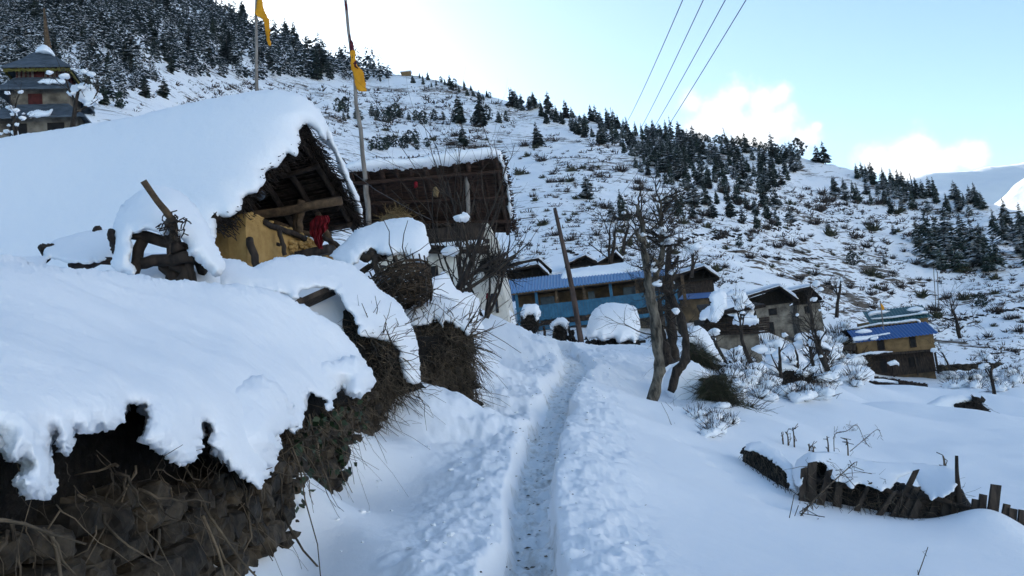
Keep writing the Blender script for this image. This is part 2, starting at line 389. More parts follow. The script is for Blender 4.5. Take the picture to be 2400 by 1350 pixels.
def m_metal(name, c1, c2, wave):
    k = N(name); n = k.noise(1.2, 4); return k.done(k.mix(n, c1, c2), 0.42, None, 0.4)
M['blueroof'] = m_metal('blue_sheet_metal', (0.07, 0.19, 0.38), (0.10, 0.25, 0.47), 1)
M['royalroof'] = m_metal('royal_blue_sheet_metal', (0.006, 0.062, 0.21), (0.012, 0.095, 0.30), 1)
M['greenroof'] = m_metal('green_sheet_metal', (0.02, 0.075, 0.085), (0.035, 0.11, 0.12), 1)
# ------------------------------------------------------------------ the ground: one sheet from the camera's feet over the hill
def prof(pts):
    P = np.array(pts, float); d = DIR(P[:, 0], P[:, 1]); o = np.argsort(d[:, 0]); return d[o, 0], d[o, 2], P[o, 2]
SKYL = prof([(-500, -560, 800), (0, -280, 800), (300, -130, 780), (500, 8, 750), (620, 72, 720), (720, 120, 700), (830, 152, 680), (960, 178, 650), (1060, 198, 620), (1150, 228, 600),
             (1250, 252, 580), (1360, 275, 560), (1500, 310, 540), (1600, 322, 520), (1700, 335, 500), (1800, 357, 480), (1930, 384, 460), (2000, 396, 450), (2100, 428, 420),
             (2200, 458, 400), (2300, 476, 380), (2400, 506, 360), (2700, 600, 300)])
BASE = prof([(-500, 520, 45), (0, 500, 42), (300, 540, 40), (500, 570, 40), (800, 580, 46), (1000, 640, 56), (1200, 672, 74), (1400, 668, 78), (1600, 700, 78), (1800, 735, 86), (1950, 765, 100),
             (2100, 800, 112), (2200, 845, 112), (2400, 880, 105), (2700, 950, 100)])
def hill_kz(x, y):
    yy = np.maximum(y, 1.0); a = x / yy
    kS = np.interp(a, SKYL[0], SKYL[1]); yS = np.interp(a, SKYL[0], SKYL[2]); k0 = np.interp(a, BASE[0], BASE[1]); y0 = np.interp(a, BASE[0], BASE[2])
    t = np.log(yy / y0) / np.log(yS / y0)
    over = np.maximum(t - 1, 0)
    k = k0 + (kS - k0) * (np.minimum(t, 1) + 0.10 * np.sin(np.clip(t, 0, 1) * pi) * np.sin(a * 9)) - over * 0.25
    z = 1.6 + yy * k
    return z, t
def hill(x, y):
    z, t = hill_kz(x, y); w = sstep(0.02, 0.3, t)
    P = np.stack([x / 60, y / 60, 0 * x], -1)
    z = z + w * (np.minimum(y, 500) * 0.012 * fbm(P, 3, 3) + 1.0 * fbm(P * 7, 3, 5))
    # old field terraces: the slope steps up in uneven risers
    s = z / (3.2 + 1.0 * vnoise(P * 0.4, 8)); fr = s - np.floor(s)
    z = z + w * 1.0 * (sstep(0.25, 0.75, fr) - fr) * sstep(-0.2, 0.4, vnoise(P * 1.7, 9))
    return z, t
PATHPX = [(1222, 1700, 0), (1228, 1350, 0), (1244, 1250, 0), (1236, 1150, 0), (1261, 1050, 0), (1275, 990, 0), (1306, 930, 0), (1322, 885, 0), (1349, 848, 0), (1335, 828, 0)]
def slope_pt(u, v, s=0.10):
    d = DIR(u, v); y = 1.6 / (s - d[2]); return EYE + d * y
PATH = np.array([slope_pt(u, v) for u, v, _ in PATHPX])
PATH = np.concatenate([[[0.05, -6, -0.6]], PATH, [at(1290, 806, 30), at(1215, 785, 31), at(1195, 772, 34), at(1195, 765, 42)]])
CTRL = [(u, v, None) for u, v, _ in PATHPX[1:]]
CTRL += [(1100, 1345, 4.6), (1000, 1250, 5.9), (850, 1250, 5.8), (700, 1330, 5.3), (800, 1150, 7.6), (950, 1100, 8.6), (1100, 1100, 8.2), (1050, 1000, 10.6), (1150, 950, 13), (1130, 860, 18), (1110, 800, 22), (1180, 770, 27),
         (1260, 790, 29), (1330, 815, 28), (1450, 808, 32), (1540, 812, 30), (1420, 850, 22), (1450, 950, 14.5), (1480, 1050, 9.8), (1450, 1200, 6.6), (1400, 1345, 4.7), (1600, 1345, 4.9),
         (1540, 965, 17), (1600, 1000, 14), (1700, 1080, 11.3), (1650, 1200, 7.6), (1800, 1340, 5.4), (2000, 1340, 6.0), (2200, 1340, 6.6), (2400, 1340, 7.3), (1870, 1172, 9.6), (2100, 1212, 9.3), (2250, 1232, 9.2), (2400, 1275, 8.6),
         (1760, 1050, 13.2), (1850, 1040, 14.6), (2000, 1080, 14.6), (2200, 1130, 13.8), (2400, 1180, 12.6), (2400, 1050, 19), (2300, 1000, 25), (2100, 1020, 21), (1950, 1005, 20), (1880, 985, 23), (1760, 985, 19), (1660, 960, 18),
         (1620, 870, 24), (1720, 900, 27), (1850, 930, 32), (2000, 945, 36), (2150, 955, 40), (2300, 985, 38), (2400, 990, 36), (2400, 930, 62), (2250, 905, 80), (2050, 897, 90), (2120, 896, 91), (2200, 894, 92), (1950, 860, 70), (1800, 850, 58), (1650, 800, 52), (1560, 790, 56), (1480, 785, 58), (1280, 782, 58), (1215, 780, 60)]
pts = []
for u, v, y in CTRL:
    p = slope_pt(u, v) if y is None else at(u, v, y); pts.append(p)
pts += [np.array(q, float) for q in ((0, 0, 0.02), (-1.5, 0, 0.1), (3, 0, -0.35), (8, 2, -1.3), (0, -8, -0.8), (-12, -8, 0), (12, -8, -2.5), (0, -40, -4), (-40, -40, 2), (40, -40, -10), (-60, 0, 12), (60, 0, -9), (60, 40, -7), (0, -150, -14), (-150, -60, 20), (150, -60, -20), (0, -400, -30),
        (-2.6, 4, 1.5), (-2.8, 6.5, 2.0), (-3.6, 9, 2.6), (-4.5, 12.5, 3.75), (-6.5, 12.5, 3.9), (-9, 14, 4.4), (-3, 16, 4.0), (-2.0, 20, 3.6), (-6, 8, 2.8), (-9, 6, 3.0), (-1.4, 14.5, 2.5), (-1.0, 24, 3.9), (-3, 30, 5.2), (-15, 25, 9.5), (-15, 12, 5), (-30, 20, 10))]
for a in np.linspace(-1.0, 0.95, 14):
    for yy in (1.0, 1.25):
        y = np.interp(a, BASE[0], BASE[2]) * yy; x = a * y; pts.append(np.array([x, y, float(hill_kz(np.array(x), np.array(y))[0])]))
pts = np.array(pts)
def warp(x, y):
    r = np.hypot(x, y); return 2.2 * x / (r + 1.5) + 0.012 * x, np.sign(y) * np.log1p(np.abs(y))
_near = tps(np.column_stack([*warp(pts[:, 0], pts[:, 1]), pts[:, 2]]))
def pathdist(x, y, full=False):
    d = np.full(np.shape(x), 1e9); S = np.zeros(np.shape(x)); side = np.zeros(np.shape(x)); s0 = 0.0
    for a, b in zip(PATH[:-1, :2], PATH[1:, :2]):
        ab = b - a; t = np.clip(((x - a[0]) * ab[0] + (y - a[1]) * ab[1]) / (ab @ ab), 0, 1)
        e = np.hypot(x - a[0] - t * ab[0], y - a[1] - t * ab[1]); L = np.hypot(*ab)
        if full: k = e < d; S = np.where(k, s0 + t * L, S); side = np.where(k, np.sign(ab[0] * (y - a[1]) - ab[1] * (x - a[0])) * e, side)
        d = np.minimum(d, e); s0 += L
    return (d, S, side) if full else d
BUMPS = [(765, 1110, 8.2, 0.36, 0.42), (1045, 1005, 10.6, 0.55, 0.42), (985, 1040, 9.9, 0.5, 0.25), (690, 1230, 6.3, 0.3, 0.25), (1130, 815, 21, 1.2, 1.0), (1115, 885, 15.3, 0.6, 0.4), (1080, 935, 12.9, 0.4, 0.3), (930, 1110, 8.6, 0.35, 0.18), (1900, 990, 23.5, 2.2, 0.8), (1330, 838, 26.5, 0.7, 0.3), (1570, 1000, 15.3, 0.9, 0.3), (1920, 925, 33, 1.3, 0.9),
         (2330, 1222, 8.85, 0.3, 0.22), (2290, 1245, 8.7, 0.4, 0.08), (2180, 940, 50, 3, 0.5), (2330, 950, 46, 3, 0.8), (1995, 890, 44, 2, 0.9), (1480, 1000, 12.3, 0.6, 0.12), (1750, 975, 18.5, 0.9, 0.3), (2070, 975, 28, 1.6, 0.45), (2280, 1010, 27, 1.8, 0.35), (1820, 1015, 16.5, 0.8, 0.18), (2100, 930, 48, 2.5, 0.4), (2370, 925, 55, 2.5, 0.9), (1700, 1180, 8.2, 0.7, 0.08), (1420, 1130, 7.9, 0.35, 0.07)]
BUMPS = [(*at(u, v, y)[:2], s, h) for u, v, y, s, h in BUMPS]
def ground(x, y, detail=True):
    x = np.asarray(x, float); y = np.asarray(y, float); r = np.hypot(x, y)
    zn = _near(*warp(x, y))
    a = x / np.maximum(y, 1); y0 = np.interp(a, BASE[0], BASE[2]); zh, t = hill(x, np.maximum(y, 1))
    w = sstep(0.92, 1.2, y / y0)
    z = zn * (1 - w) + zh * w
    for bx, by, s, h in BUMPS: z = z + h * np.exp(-((x - bx) ** 2 + (y - by) ** 2) / (2 * s * s))
    d, ps, pside = pathdist(x, y, True)
    near = (1 - w) * sstep(0.0, 3, y + 4)
    P = np.stack([x, y, 0 * x], -1)
    z = z + near * (0.05 * fbm(P / 2.2, 3, 11) * np.clip(r / 8, 0.3, 2.5) + 0.012 * fbm(P / 0.45, 3, 12))
    if detail:
        trod = near * (y < 45)
        wz = 1 + 0.35 * vnoise(P / 0.8, 21)
        hw = 0.12 + 0.009 * np.clip(y, 0, 30)
        z = z - trod * (0.21 + 0.003 * y) * (1 - sstep(hw * 0.8, hw * 1.4, d * wz))
        for off, sg in ((0.0, 1), (0.31, -1), (0.17, 0.4), (0.47, -0.3)):
            q = (ps + off + 0.06 * vnoise(P / 0.9, 33)) % 0.62 - 0.31; z = z - trod * 0.055 * np.exp(-(q / 0.11) ** 4 - ((pside - sg * hw * 0.55) / 0.065) ** 4)
        side = (1 - sstep(hw * 3.2, hw * 6.5, d)) * sstep(hw * 0.9, hw * 1.7, d)
        lump = fbm(P / 0.16, 4, 22, 0.6)
        ridg = np.abs(fbm(P / 0.3, 3, 24))
        leftside = sstep(0.2, -0.5, x + 0.05 - np.interp(y, PATH[1:11, 1], PATH[1:11, 0]))
        z = z + trod * (side * (0.05 + 0.055 * lump - 0.07 * ridg) + (1 - sstep(hw, hw * 1.5, d)) * 0.035 * lump)
        z = z + trod * leftside * (1 - sstep(0.9, 2.2, d)) * sstep(7.5, 10, y) * (0.10 * fbm(P / 0.35, 4, 25, 0.6))
        crest = sstep(17, 22, y) * (1 - sstep(34, 42, y)) * (1 - sstep(3, 6, np.abs(x - 0.5)))
        z = z + trod * crest * 0.09 * fbm(P / 0.5, 4, 26, 0.6)
        # an old line of foot holes across the slope on the right
        for (u, v, yy) in ((1610, 1055, 11.6), (1655, 1085, 10.9), (1690, 1110, 10.5), (1725, 1140, 9.9), (1790, 1180, 9.1), (1830, 1205, 8.8)):
            q = at(u, v, yy); z = z - 0.05 * np.exp(-((x - q[0]) ** 2 + (y - q[1]) ** 2) / (2 * 0.1 ** 2)) * (1 + lump)
    return z
azf = np.tan(np.radians(np.linspace(-40, 40, 860)))
AZ = np.concatenate([np.radians(np.linspace(-180, -41, 60)), np.radians(np.linspace(-40, 40, 880)), np.radians(np.linspace(41, 178, 58))])
RR = np.concatenate([np.exp(np.linspace(np.log(0.6), np.log(3.2), 40))[:-1], np.exp(np.linspace(np.log(3.2), np.log(45), 430))[:-1], np.exp(np.linspace(np.log(45), np.log(980), 400))])
A_, R_ = np.meshgrid(AZ, RR, indexing='ij')
GX, GY = R_ * np.sin(A_), R_ * np.cos(A_)
GZ = ground(GX, GY)
# below the horizon behind the camera the sheet simply runs on down the valley
na, nr = GX.shape
idx = np.arange(na * nr).reshape(na, nr)
i2 = np.roll(idx, -1, 0)
Fq = np.stack([idx[:, :-1], idx[:, 1:], i2[:, 1:], i2[:, :-1]], -1).reshape(-1, 4)[:, ::-1]
GV = np.stack([GX, GY, GZ], -1).reshape(-1, 3)
cx = GV[Fq].mean(1)
y0c = np.interp(cx[:, 0] / np.maximum(cx[:, 1], 1), BASE[0], BASE[2])
ishill = (cx[:, 1] > y0c * 1.12)
hwc = 0.12 + 0.009 * np.clip(cx[:, 1], 0, 30)
ispath = (~ishill) & (cx[:, 1] > -3) & (cx[:, 1] < 29) & (pathdist(cx[:, 0], cx[:, 1]) < hwc * (0.92 + 0.25 * vnoise(cx / 0.3, 31)))
def sub(name, sel, mat):
    f = Fq[sel]; used = np.unique(f); rem = np.full(len(GV), -1); rem[used] = np.arange(len(used))
    return tag(mesh(name, GV[used], rem[f], mat), kind='structure')
sub('ground', ~ishill & ~ispath, M['snow']); sub('path', ispath, M['path']); sub('hill', ishill, M['hill'])
_c = ICO[2][0].mean(0)
fan = np.concatenate([GV[idx[:, 0]], [[0, 0, float(GV[idx[:, 0], 2].mean())]]])
tag(mesh('ground', fan, np.stack([np.arange(na), np.full(na, na), (np.arange(na) + 1) % na], 1), M['snow']), kind='structure')

def hit(u, v, ymin=None):
    """where the line of sight through photo pixels meets the hill"""
    u = np.atleast_1d(np.asarray(u, float)); v = np.atleast_1d(np.asarray(v, float)); d = DIR(u, v)
    y0 = np.interp(d[:, 0], BASE[0], BASE[2]) * 0.9; yS = np.interp(d[:, 0], SKYL[0], SKYL[2])
    res = np.full(len(u), np.nan); prev = None
    for t in np.linspace(0, 1.0, 140):
        y = y0 * (yS / y0) ** t; P = EYE + d * y[:, None]
        below = P[:, 2] < ground(P[:, 0], P[:, 1], False)
        new = below & np.isnan(res); res[new] = y[new]
    miss = np.isnan(res); res[miss] = yS[miss]
    P = EYE + d * res[:, None]; P[:, 2] = ground(P[:, 0], P[:, 1], False)
    return P

# far range on the right, beyond the valley
def far_range(name, crest, y, depth, seed, mat):
    C = np.array(crest, float); us = np.linspace(C[0, 0], C[-1, 0], 120); vs = np.interp(us, C[:, 0], C[:, 1]); top = at(us, vs, np.full(120, y))
    rows = []
    for t in np.linspace(0, 1, 40):
        P = top.copy(); P[:, 1] -= t * depth; P[:, 2] = top[:, 2] * (1 - t) + (-250) * t
        n = fbm(P / 260.0, 5, seed); P[:, 2] += n * 90 * (t > 0) * min(1, t * 5) + 10 * fbm(P / 60.0, 3, seed + 2); rows.append(P)
    back = top.copy(); back[:, 1] += depth; back[:, 2] = -250
    V = np.concatenate([back] + rows); n = 120; i = np.arange(n - 1)[None] + n * np.arange(40)[:, None]
    F = np.stack([i, i + 1, i + 1 + n, i + n], -1).reshape(-1, 4)[:, ::-1]
    return tag(mesh(name, V, F, mat), kind='structure')
# unseen snow range right of the view, added to bounce warm sunlight onto the village
def bounce_range(name, a0, a1, dist, h, seed):
    az = np.radians(np.linspace(a0, a1, 90)); rows = []
    for t in np.linspace(0, 1, 26):
        r = dist + 1500 * t; z = -300 + (h + 300) * t ** 1.15 * (1 - 0.0 * t) + (np.sin(az * 5 + seed) * 0.12 + 0.25 * fbm(np.column_stack([az * 6, 0 * az + t * 2, 0 * az]), 4, seed)) * h * t
        rows.append(np.column_stack([np.sin(az) * r, np.cos(az) * r, z]))
    rows.append(rows[-1] * [1.2, 1.2, 0] + [0, 0, -300]); V = np.concatenate(rows); n = len(az); i = np.arange(n - 1)[None] + n * np.arange(len(rows) - 1)[:, None]
    return tag(mesh(name, V, np.stack([i, i + 1, i + 1 + n, i + n], -1).reshape(-1, 4)[:, ::-1], M['far']), kind='structure')
bounce_range('mountain', 56, 165, 1500, 1250, 4)  # made-up range out of view, a reflector for the right-facing snow
far_range('mountain', [(1900, 470), (2100, 425), (2180, 405), (2230, 402), (2300, 396), (2400, 380), (2600, 350), (2900, 400)], 3600, 2200, 41, M['far'])
far_range('mountain', [(2290, 520), (2340, 470), (2370, 440), (2410, 412), (2500, 360), (2800, 330)], 2300, 1300, 47, M['far'])

# ------------------------------------------------------------------ conifers
def conifer_mesh(seed, width=0.24, levels=26, per=8, ragged=0.35, droop=0.10, base=0.10, sub=2):
    """unit-height spruce or cedar: drooping two-sided boughs in uneven whorls"""
    rng = np.random.default_rng(seed); V = []; F = []; n = 0
    for l in range(levels):
        t = (l + rng.random() * 0.6) / levels; z = base + (1 - base) * t * 0.985
        r0_ = width * (1 - t) ** 0.75 * (0.55 + 0.45 * min(1, (t + 0.12) * 4)) + 0.012
        for b in range(max(3, int(per * (1 - 0.55 * t)))):
            if rng.random() < 0.12: continue
            az = rng.random() * 2 * pi; r = r0_ * (1 - ragged + 2 * ragged * rng.random() ** 1.3); zz = z + rng.normal() * 0.012
            dr = np.array([cos(az), sin(az), 0]); sd_ = np.array([-sin(az), cos(az), 0])
            for s_ in range(sub):
                sw = (s_ - (sub - 1) / 2) * 0.7 + rng.normal() * 0.15
                dd = nrm(dr + sd_ * sw); ss = np.array([-dd[1], dd[0], 0]); rr = r * (1 - 0.25 * abs(sw)); w = rr * (0.22 + 0.16 * rng.random())
                dz = droop * rr / width + rng.normal() * 0.008
                a = np.array([0, 0, zz]) + dd * rr * 0.05; m1 = np.array([0, 0, zz - dz * 0.25]) + dd * rr * 0.55; tip = np.array([0, 0, zz - dz]) + dd * rr
                V += [a, m1 + ss * w - [0, 0, w * 0.5], tip, m1 - ss * w - [0, 0, w * 0.5], m1 + [0, 0, 0.004]]
                F += [(n, n + 1, n + 4), (n + 4, n + 1, n + 2), (n, n + 4, n + 3), (n + 4, n + 2, n + 3)]; n += 5
    return np.array(V), np.array(F)
def pine_mesh(seed, width=0.34, clumps=90, base=0.10):
    """rounder, bushier young pine: clumps of needle sprays"""
    rng = np.random.default_rng(seed); V = []; F = []; n = 0
    for c in range(clumps):
        t = rng.random() ** 0.85; z = base + (1 - base) * t; r = width * (np.sin(pi * (0.12 + 0.88 * t)) ** 0.7) * (0.35 + 0.75 * rng.random())
        az = rng.random() * 2 * pi; C = np.array([cos(az) * r, sin(az) * r, z - 0.10 * r]); s = 0.085 * (1.1 - 0.5 * t) * (0.7 + 0.6 * rng.random())
        for q in range(26):
            d = nrm(rng.normal(size=3) + [cos(az) * .5, sin(az) * .5, 0.35]); p = C + nrm(rng.normal(size=3)) * s * 0.7 * rng.random(); e = nrm(np.cross(d, rng.normal(size=3))) * s * 0.22
            V += [p - e, p + e, p + d * s * (0.7 + 0.5 * rng.random())]; F.append((n, n + 1, n + 2)); n += 3
    return np.array(V), np.array(F)
def trunk_mesh(h=1.0, r=0.016):
    return tubes(np.array([[[0, 0, -0.06], [0, 0, h * 0.5], [0, 0, h * 0.98]]]), np.array([[r, r * 0.65, r * 0.1]]), 5)
TREES = []
for i, (kind, kw) in enumerate((('s', dict(width=0.20)), ('s', dict(width=0.25, ragged=0.45)), ('s', dict(width=0.29, droop=0.07, ragged=0.4, levels=20)), ('p', dict(width=0.33)), ('p', dict(width=0.40, clumps=110)), ('s', dict(width=0.13, ragged=0.6, levels=20, per=5)))):
    V, F = (conifer_mesh if kind == 's' else pine_mesh)(100 + i, **kw); tV, tF = trunk_mesh()
    cm_ = mesh('crown', V, F, M['needle'], data_only=True, smooth=False); tm_ = mesh('trunk', tV, tF, M['trunk'], data_only=True)
    nf = sum(len(a) for a in tF)
    one = mesh('conifer', np.concatenate([V, tV]), [F] + [a + len(V) for a in tF], [M['needle'], M['trunk']], data_only=True, smooth=False, mi=[0] * len(F) + [1] * nf)
    TREES.append((cm_, tm_, one, V, F))
rngT = np.random.default_rng(7)
def conifer(P, h, kind, label, group, parts=True, lean=0.0, wide=1.0):
    cm_, tm_, one = TREES[kind][:3]
    nm = 'pine_tree' if kind in (3, 4) else 'conifer_tree'
    o = bpy.data.objects.new(nm, None if parts else one); COL.objects.link(o)
    o.location = tuple(P); w = h * wide; o.scale = (w, w, h); o.rotation_euler = (rngT.normal() * 0.02, lean + rngT.normal() * 0.02, rngT.random() * 6.28)
    tag(o, label, 'tree', group)
    if parts:
        for nm_, me in (('crown', cm_), ('trunk', tm_)):
            c = bpy.data.objects.new(nm_, me); COL.objects.link(c); c.parent = o
    return o
def inpoly(poly, n, rng, minpx=0):
    P = np.array(poly, float); lo, hi = P.min(0), P.max(0); out = []; tries = 0
    while len(out) < n and tries < 60 * n:
        tries += 1; q = lo + rng.random(2) * (hi - lo); ins = False
        for (a, b), (c, d) in zip(P, np.roll(P, -1, 0)):
            if (b > q[1]) != (d > q[1]) and q[0] < (c - a) * (q[1] - b) / (d - b + 1e-9) + a: ins = not ins
        if ins and (minpx == 0 or all(np.hypot(*(q - w)) > minpx for w in out)): out.append(q)
    return np.array(out)
QUEUE = []
def belt(poly, n, hmin, hmax, kinds, label, group, minpx=10, seed=1):
    rng = np.random.default_rng(seed); Q = inpoly(poly, n, rng, minpx); P = hit(Q[:, 0], Q[:, 1])
    for q, p in zip(Q, P):
        hp = hmin + (hmax - hmin) * rng.random() ** 1.3; h = hp * p[1] / FOC
        QUEUE.append((hp, p, h, kinds[int(rng.integers(len(kinds)))], label, group, 0.85 + 0.4 * rng.random()))
belt([(1170, 228), (1260, 252), (1350, 275), (1500, 312), (1600, 330), (1660, 345), (1600, 410), (1500, 375), (1400, 338), (1300, 300), (1190, 252)], 90, 30, 54, (0, 1, 2, 2), 'dark conifer standing among others in the belt on the ridge behind the power lines', 'conifers on the ridge behind the power lines', 11, 2)
belt([(1500, 350), (1610, 345), (1700, 352), (1880, 380), (1885, 410), (1800, 455), (1690, 462), (1560, 440), (1490, 400)], 100, 34, 66, (1, 2, 0, 1, 2), 'dark conifer crowded among others in the long dense belt below the ridge crest', 'conifers in the dense belt below the ridge crest', 14, 3)
belt([(1610, 312), (1700, 328), (1800, 348), (1860, 366), (1850, 374), (1700, 345), (1610, 322)], 30, 16, 26, (3, 4), 'small round pine on the ridge crest under the larger cloud', 'small pines on the crest under the larger cloud', 8, 4)
belt([(2020, 402), (2110, 432), (2200, 460), (2300, 478), (2320, 496), (2200, 486), (2100, 462), (2010, 420)], 36, 30, 54, (0, 1, 2, 2), 'dark conifer in the row on the right end of the skyline', 'conifers along the right end of the skyline', 11, 5)
belt([(2120, 590), (2180, 560), (2260, 570), (2330, 600), (2340, 640), (2260, 645), (2210, 640), (2150, 620)], 20, 62, 100, (2, 1, 1), 'tall dark green conifer in the clump above the right-hand house', 'conifers in the clump above the right-hand house', 20, 6)
belt([(2340, 520), (2400, 540), (2440, 640), (2400, 650), (2330, 560)], 11, 60, 95, (2, 1), 'large dark conifer in the clump at the right edge of the photo', 'conifers in the clump at the right edge', 22, 8)
belt([(1560, 480), (1700, 470), (1820, 490), (1860, 530), (1780, 545), (1660, 520), (1570, 510)], 20, 40, 74, (1, 2, 0), 'loose dark conifer on the snowy slope just below the dense belt', 'loose conifers below the dense belt', 24, 9)
belt([(1950, 440), (2120, 465), (2240, 490), (2280, 510), (2100, 510), (1960, 480)], 22, 32, 60, (1, 2, 0), 'scattered conifer on open snow below the right-hand skyline', 'scattered conifers below the right-hand skyline', 22, 10)
belt([(780, 262), (900, 270), (1010, 285), (1200, 282), (1210, 296), (1000, 300), (800, 285)], 26, 22, 42, (3, 4, 2), 'small dark pine in the row across the open slope behind the second flag', 'small pines in the row behind the second flag', 10, 11)
belt([(860, 345), (980, 335), (1010, 352), (870, 362)], 12, 24, 36, (3, 4), 'small dark pine just above the thatched house roof', 'small pines above the thatched house roof', 9, 12)
belt([(960, 178), (1060, 200), (1150, 230), (1160, 245), (1050, 215), (960, 195)], 20, 16, 30, (0, 1, 3), 'tiny conifer on the skyline right of the second flag', 'tiny conifers on the skyline right of the second flag', 9, 13)
for (u, v, hp, k, lab) in ((1078, 292, 84, 0, 'tall narrow spruce on the open slope, left of a similar taller one'), (1127, 303, 92, 0, 'tallest narrow spruce on the open slope above the thatched house'), (1087, 346, 62, 1, 'conifer standing directly below the two tall spruces'),
        (1262, 346, 66, 1, 'lone conifer right of the thatched house roof, with bare snow around it'), (1377, 470, 66, 2, 'lone bushy conifer left of the bare tree, on open snow'), (1438, 522, 58, 2, 'shorter of two touching conifers left of the bare tree top'), (1464, 524, 84, 0, 'taller of two touching conifers left of the bare tree top'),
        (1933, 370, 60, 1, 'prominent conifer standing alone on the skyline between the two clouds'), (1914, 366, 46, 2, 'shorter conifer leaning close to the prominent one on the skyline'), (1873, 372, 48, 4, 'broad round pine at the right end of the dense belt'),
        (1575, 318, 60, 5, 'thin ragged conifer on the crest in front of the larger cloud'), (1590, 300, 50, 5, 'sparse broken-topped conifer sticking up highest before the larger cloud'), (1244, 250, 24, 3, 'tiny bush-like pine on the ridge left of the power lines'),
        (340, 232, 54, 2, 'dark conifer beside the temple, left of its twin'), (385, 234, 58, 2, 'dark conifer above the snowy barn roof, right of its twin'), (232, 240, 60, 1, 'snow-free conifer just right of the temple roof'), (285, 262, 44, 3, 'low dark pine above the barn roof near the temple'),
        (2000, 625, 36, 4, 'lone flat-topped pine on the slope above the blue and green roofs'), (2075, 625, 30, 2, 'small conifer right of the flat-topped pine on the slope'), (1735, 580, 26, 3, 'small round pine on the slope above the twin thatched huts'), (1942, 545, 30, 2, 'small conifer by the terrace line on the right slope'), (2095, 552, 30, 2, 'small lone conifer left of the tall right-hand clump'), (2300, 720, 34, 4, 'low broad pine right of the blue-roofed house')):
    p = hit(u, v)[0]; conifer(p, hp * p[1] / FOC, k, lab, None, parts=hp > 40, wide=1.1)
belt([(150, 290), (330, 222), (400, 178), (640, 186), (780, 198), (900, 198), (940, 182), (720, 130), (500, 30), (250, -20), (60, 60), (20, 200)], 70, 46, 92, (0, 1, 2, 2), 'larger snow-dusted conifer standing out of the forest on the upper left slope', 'larger conifers in the upper left forest', 16, 14)
# the largest stand as trees of their own; the smallest, mingled among them, are one mass
QUEUE.sort(key=lambda q: -q[0]); nc = 0; Vs, Fs, n = [], [], 0
for hp, p, h, k, lab, grp, wd in QUEUE:
    if k in (3, 4): conifer(p, h, k, lab, grp, parts=hp > 52, wide=wd); continue
    nc += 1
    if nc <= 268: conifer(p, h, k, lab, grp, parts=hp > 52, wide=wd); continue
    V, F = TREES[k][3:5]; a = rngT.random() * 6.28; c_, s_ = cos(a) * h * wd, sin(a) * h * wd
    Vs.append(np.stack([V[:, 0] * c_ - V[:, 1] * s_, V[:, 0] * s_ + V[:, 1] * c_, V[:, 2] * h], 1) + p); Fs.append(F + n); n += len(V)
if Vs: tag(mesh('conifer_growth', np.concatenate(Vs), np.concatenate(Fs), M['needle'], smooth=False), 'small dark conifers mingled through the belts along the ridge', 'conifers', kind='stuff')
# dead trunks standing on the ridge
for (u, v, hp, lean, lab) in ((1704, 330, 46, -0.12, 'bare dead trunk leaning on the ridge before the larger cloud'), (1437, 300, 52, 0, 'thin dead trunk on the ridge among the power lines'), (2140, 440, 46, -0.05, 'thin dead trunk on the right skyline below the small cloud'), (1196, 240, 38, 0, 'thin dead trunk on the left part of the ridge')):
    p = hit(u, v)[0]; h = hp * p[1] / FOC; b = MB(); b.tube([p - [0, 0, 1], p + [lean * h * 0.5, 0, h * 0.5], p + [lean * h, 0, h]], [0.4, 0.3, 0.12], 5)
    for q in range(5): z = h * (0.5 + 0.1 * q); b.tube([p + [lean * z, 0, z], p + [lean * z + (0.8 if q % 2 else -0.8), 0.3, z + 0.4]], [0.12, 0.05], 3)
    tag(b.build('dead_tree', M['trunk']), lab, 'dead tree')
# the snowy forest on the upper left: one far wood
rngF = np.random.default_rng(21)
FP = [(-60, 5), (60, -60), (250, -80), (420, -50), (500, 14), (620, 80), (720, 124), (830, 156), (940, 180), (900, 200), (780, 198), (640, 186), (600, 196), (400, 178), (330, 225), (250, 250), (150, 330), (-60, 350)]
Q = inpoly(FP, 1500, rngF, 0); Q = np.concatenate([Q, inpoly(FP[:9] + [(700, 170), (500, 120), (0, 120)], 700, rngF, 0)]); P = hit(Q[:, 0], Q[:, 1])
lowV = [conifer_mesh(300 + i, width=w_, levels=10, per=6, ragged=0.4, sub=1) for i, w_ in enumerate((0.17, 0.22, 0.28))]
Vs, Fs, n = [], [], 0
for q, p in zip(Q, P):
    V, F = lowV[int(rngF.integers(3))]; h = (32 + 52 * rngF.random() ** 1.8) * p[1] / FOC; a = rngF.random() * 6.28; c_, s_ = cos(a), sin(a)
    Vr = np.stack([V[:, 0] * c_ - V[:, 1] * s_, V[:, 0] * s_ + V[:, 1] * c_, V[:, 2]], 1) * h * np.array([1.1, 1.1, 1]); Vs.append(Vr + p); Fs.append(F + n); n += len(V)
tag(mesh('forest', np.concatenate(Vs), np.concatenate(Fs), M['needle_snowy'], smooth=False), 'dense snow-dusted conifer forest on the upper left slope', 'forest', kind='stuff')

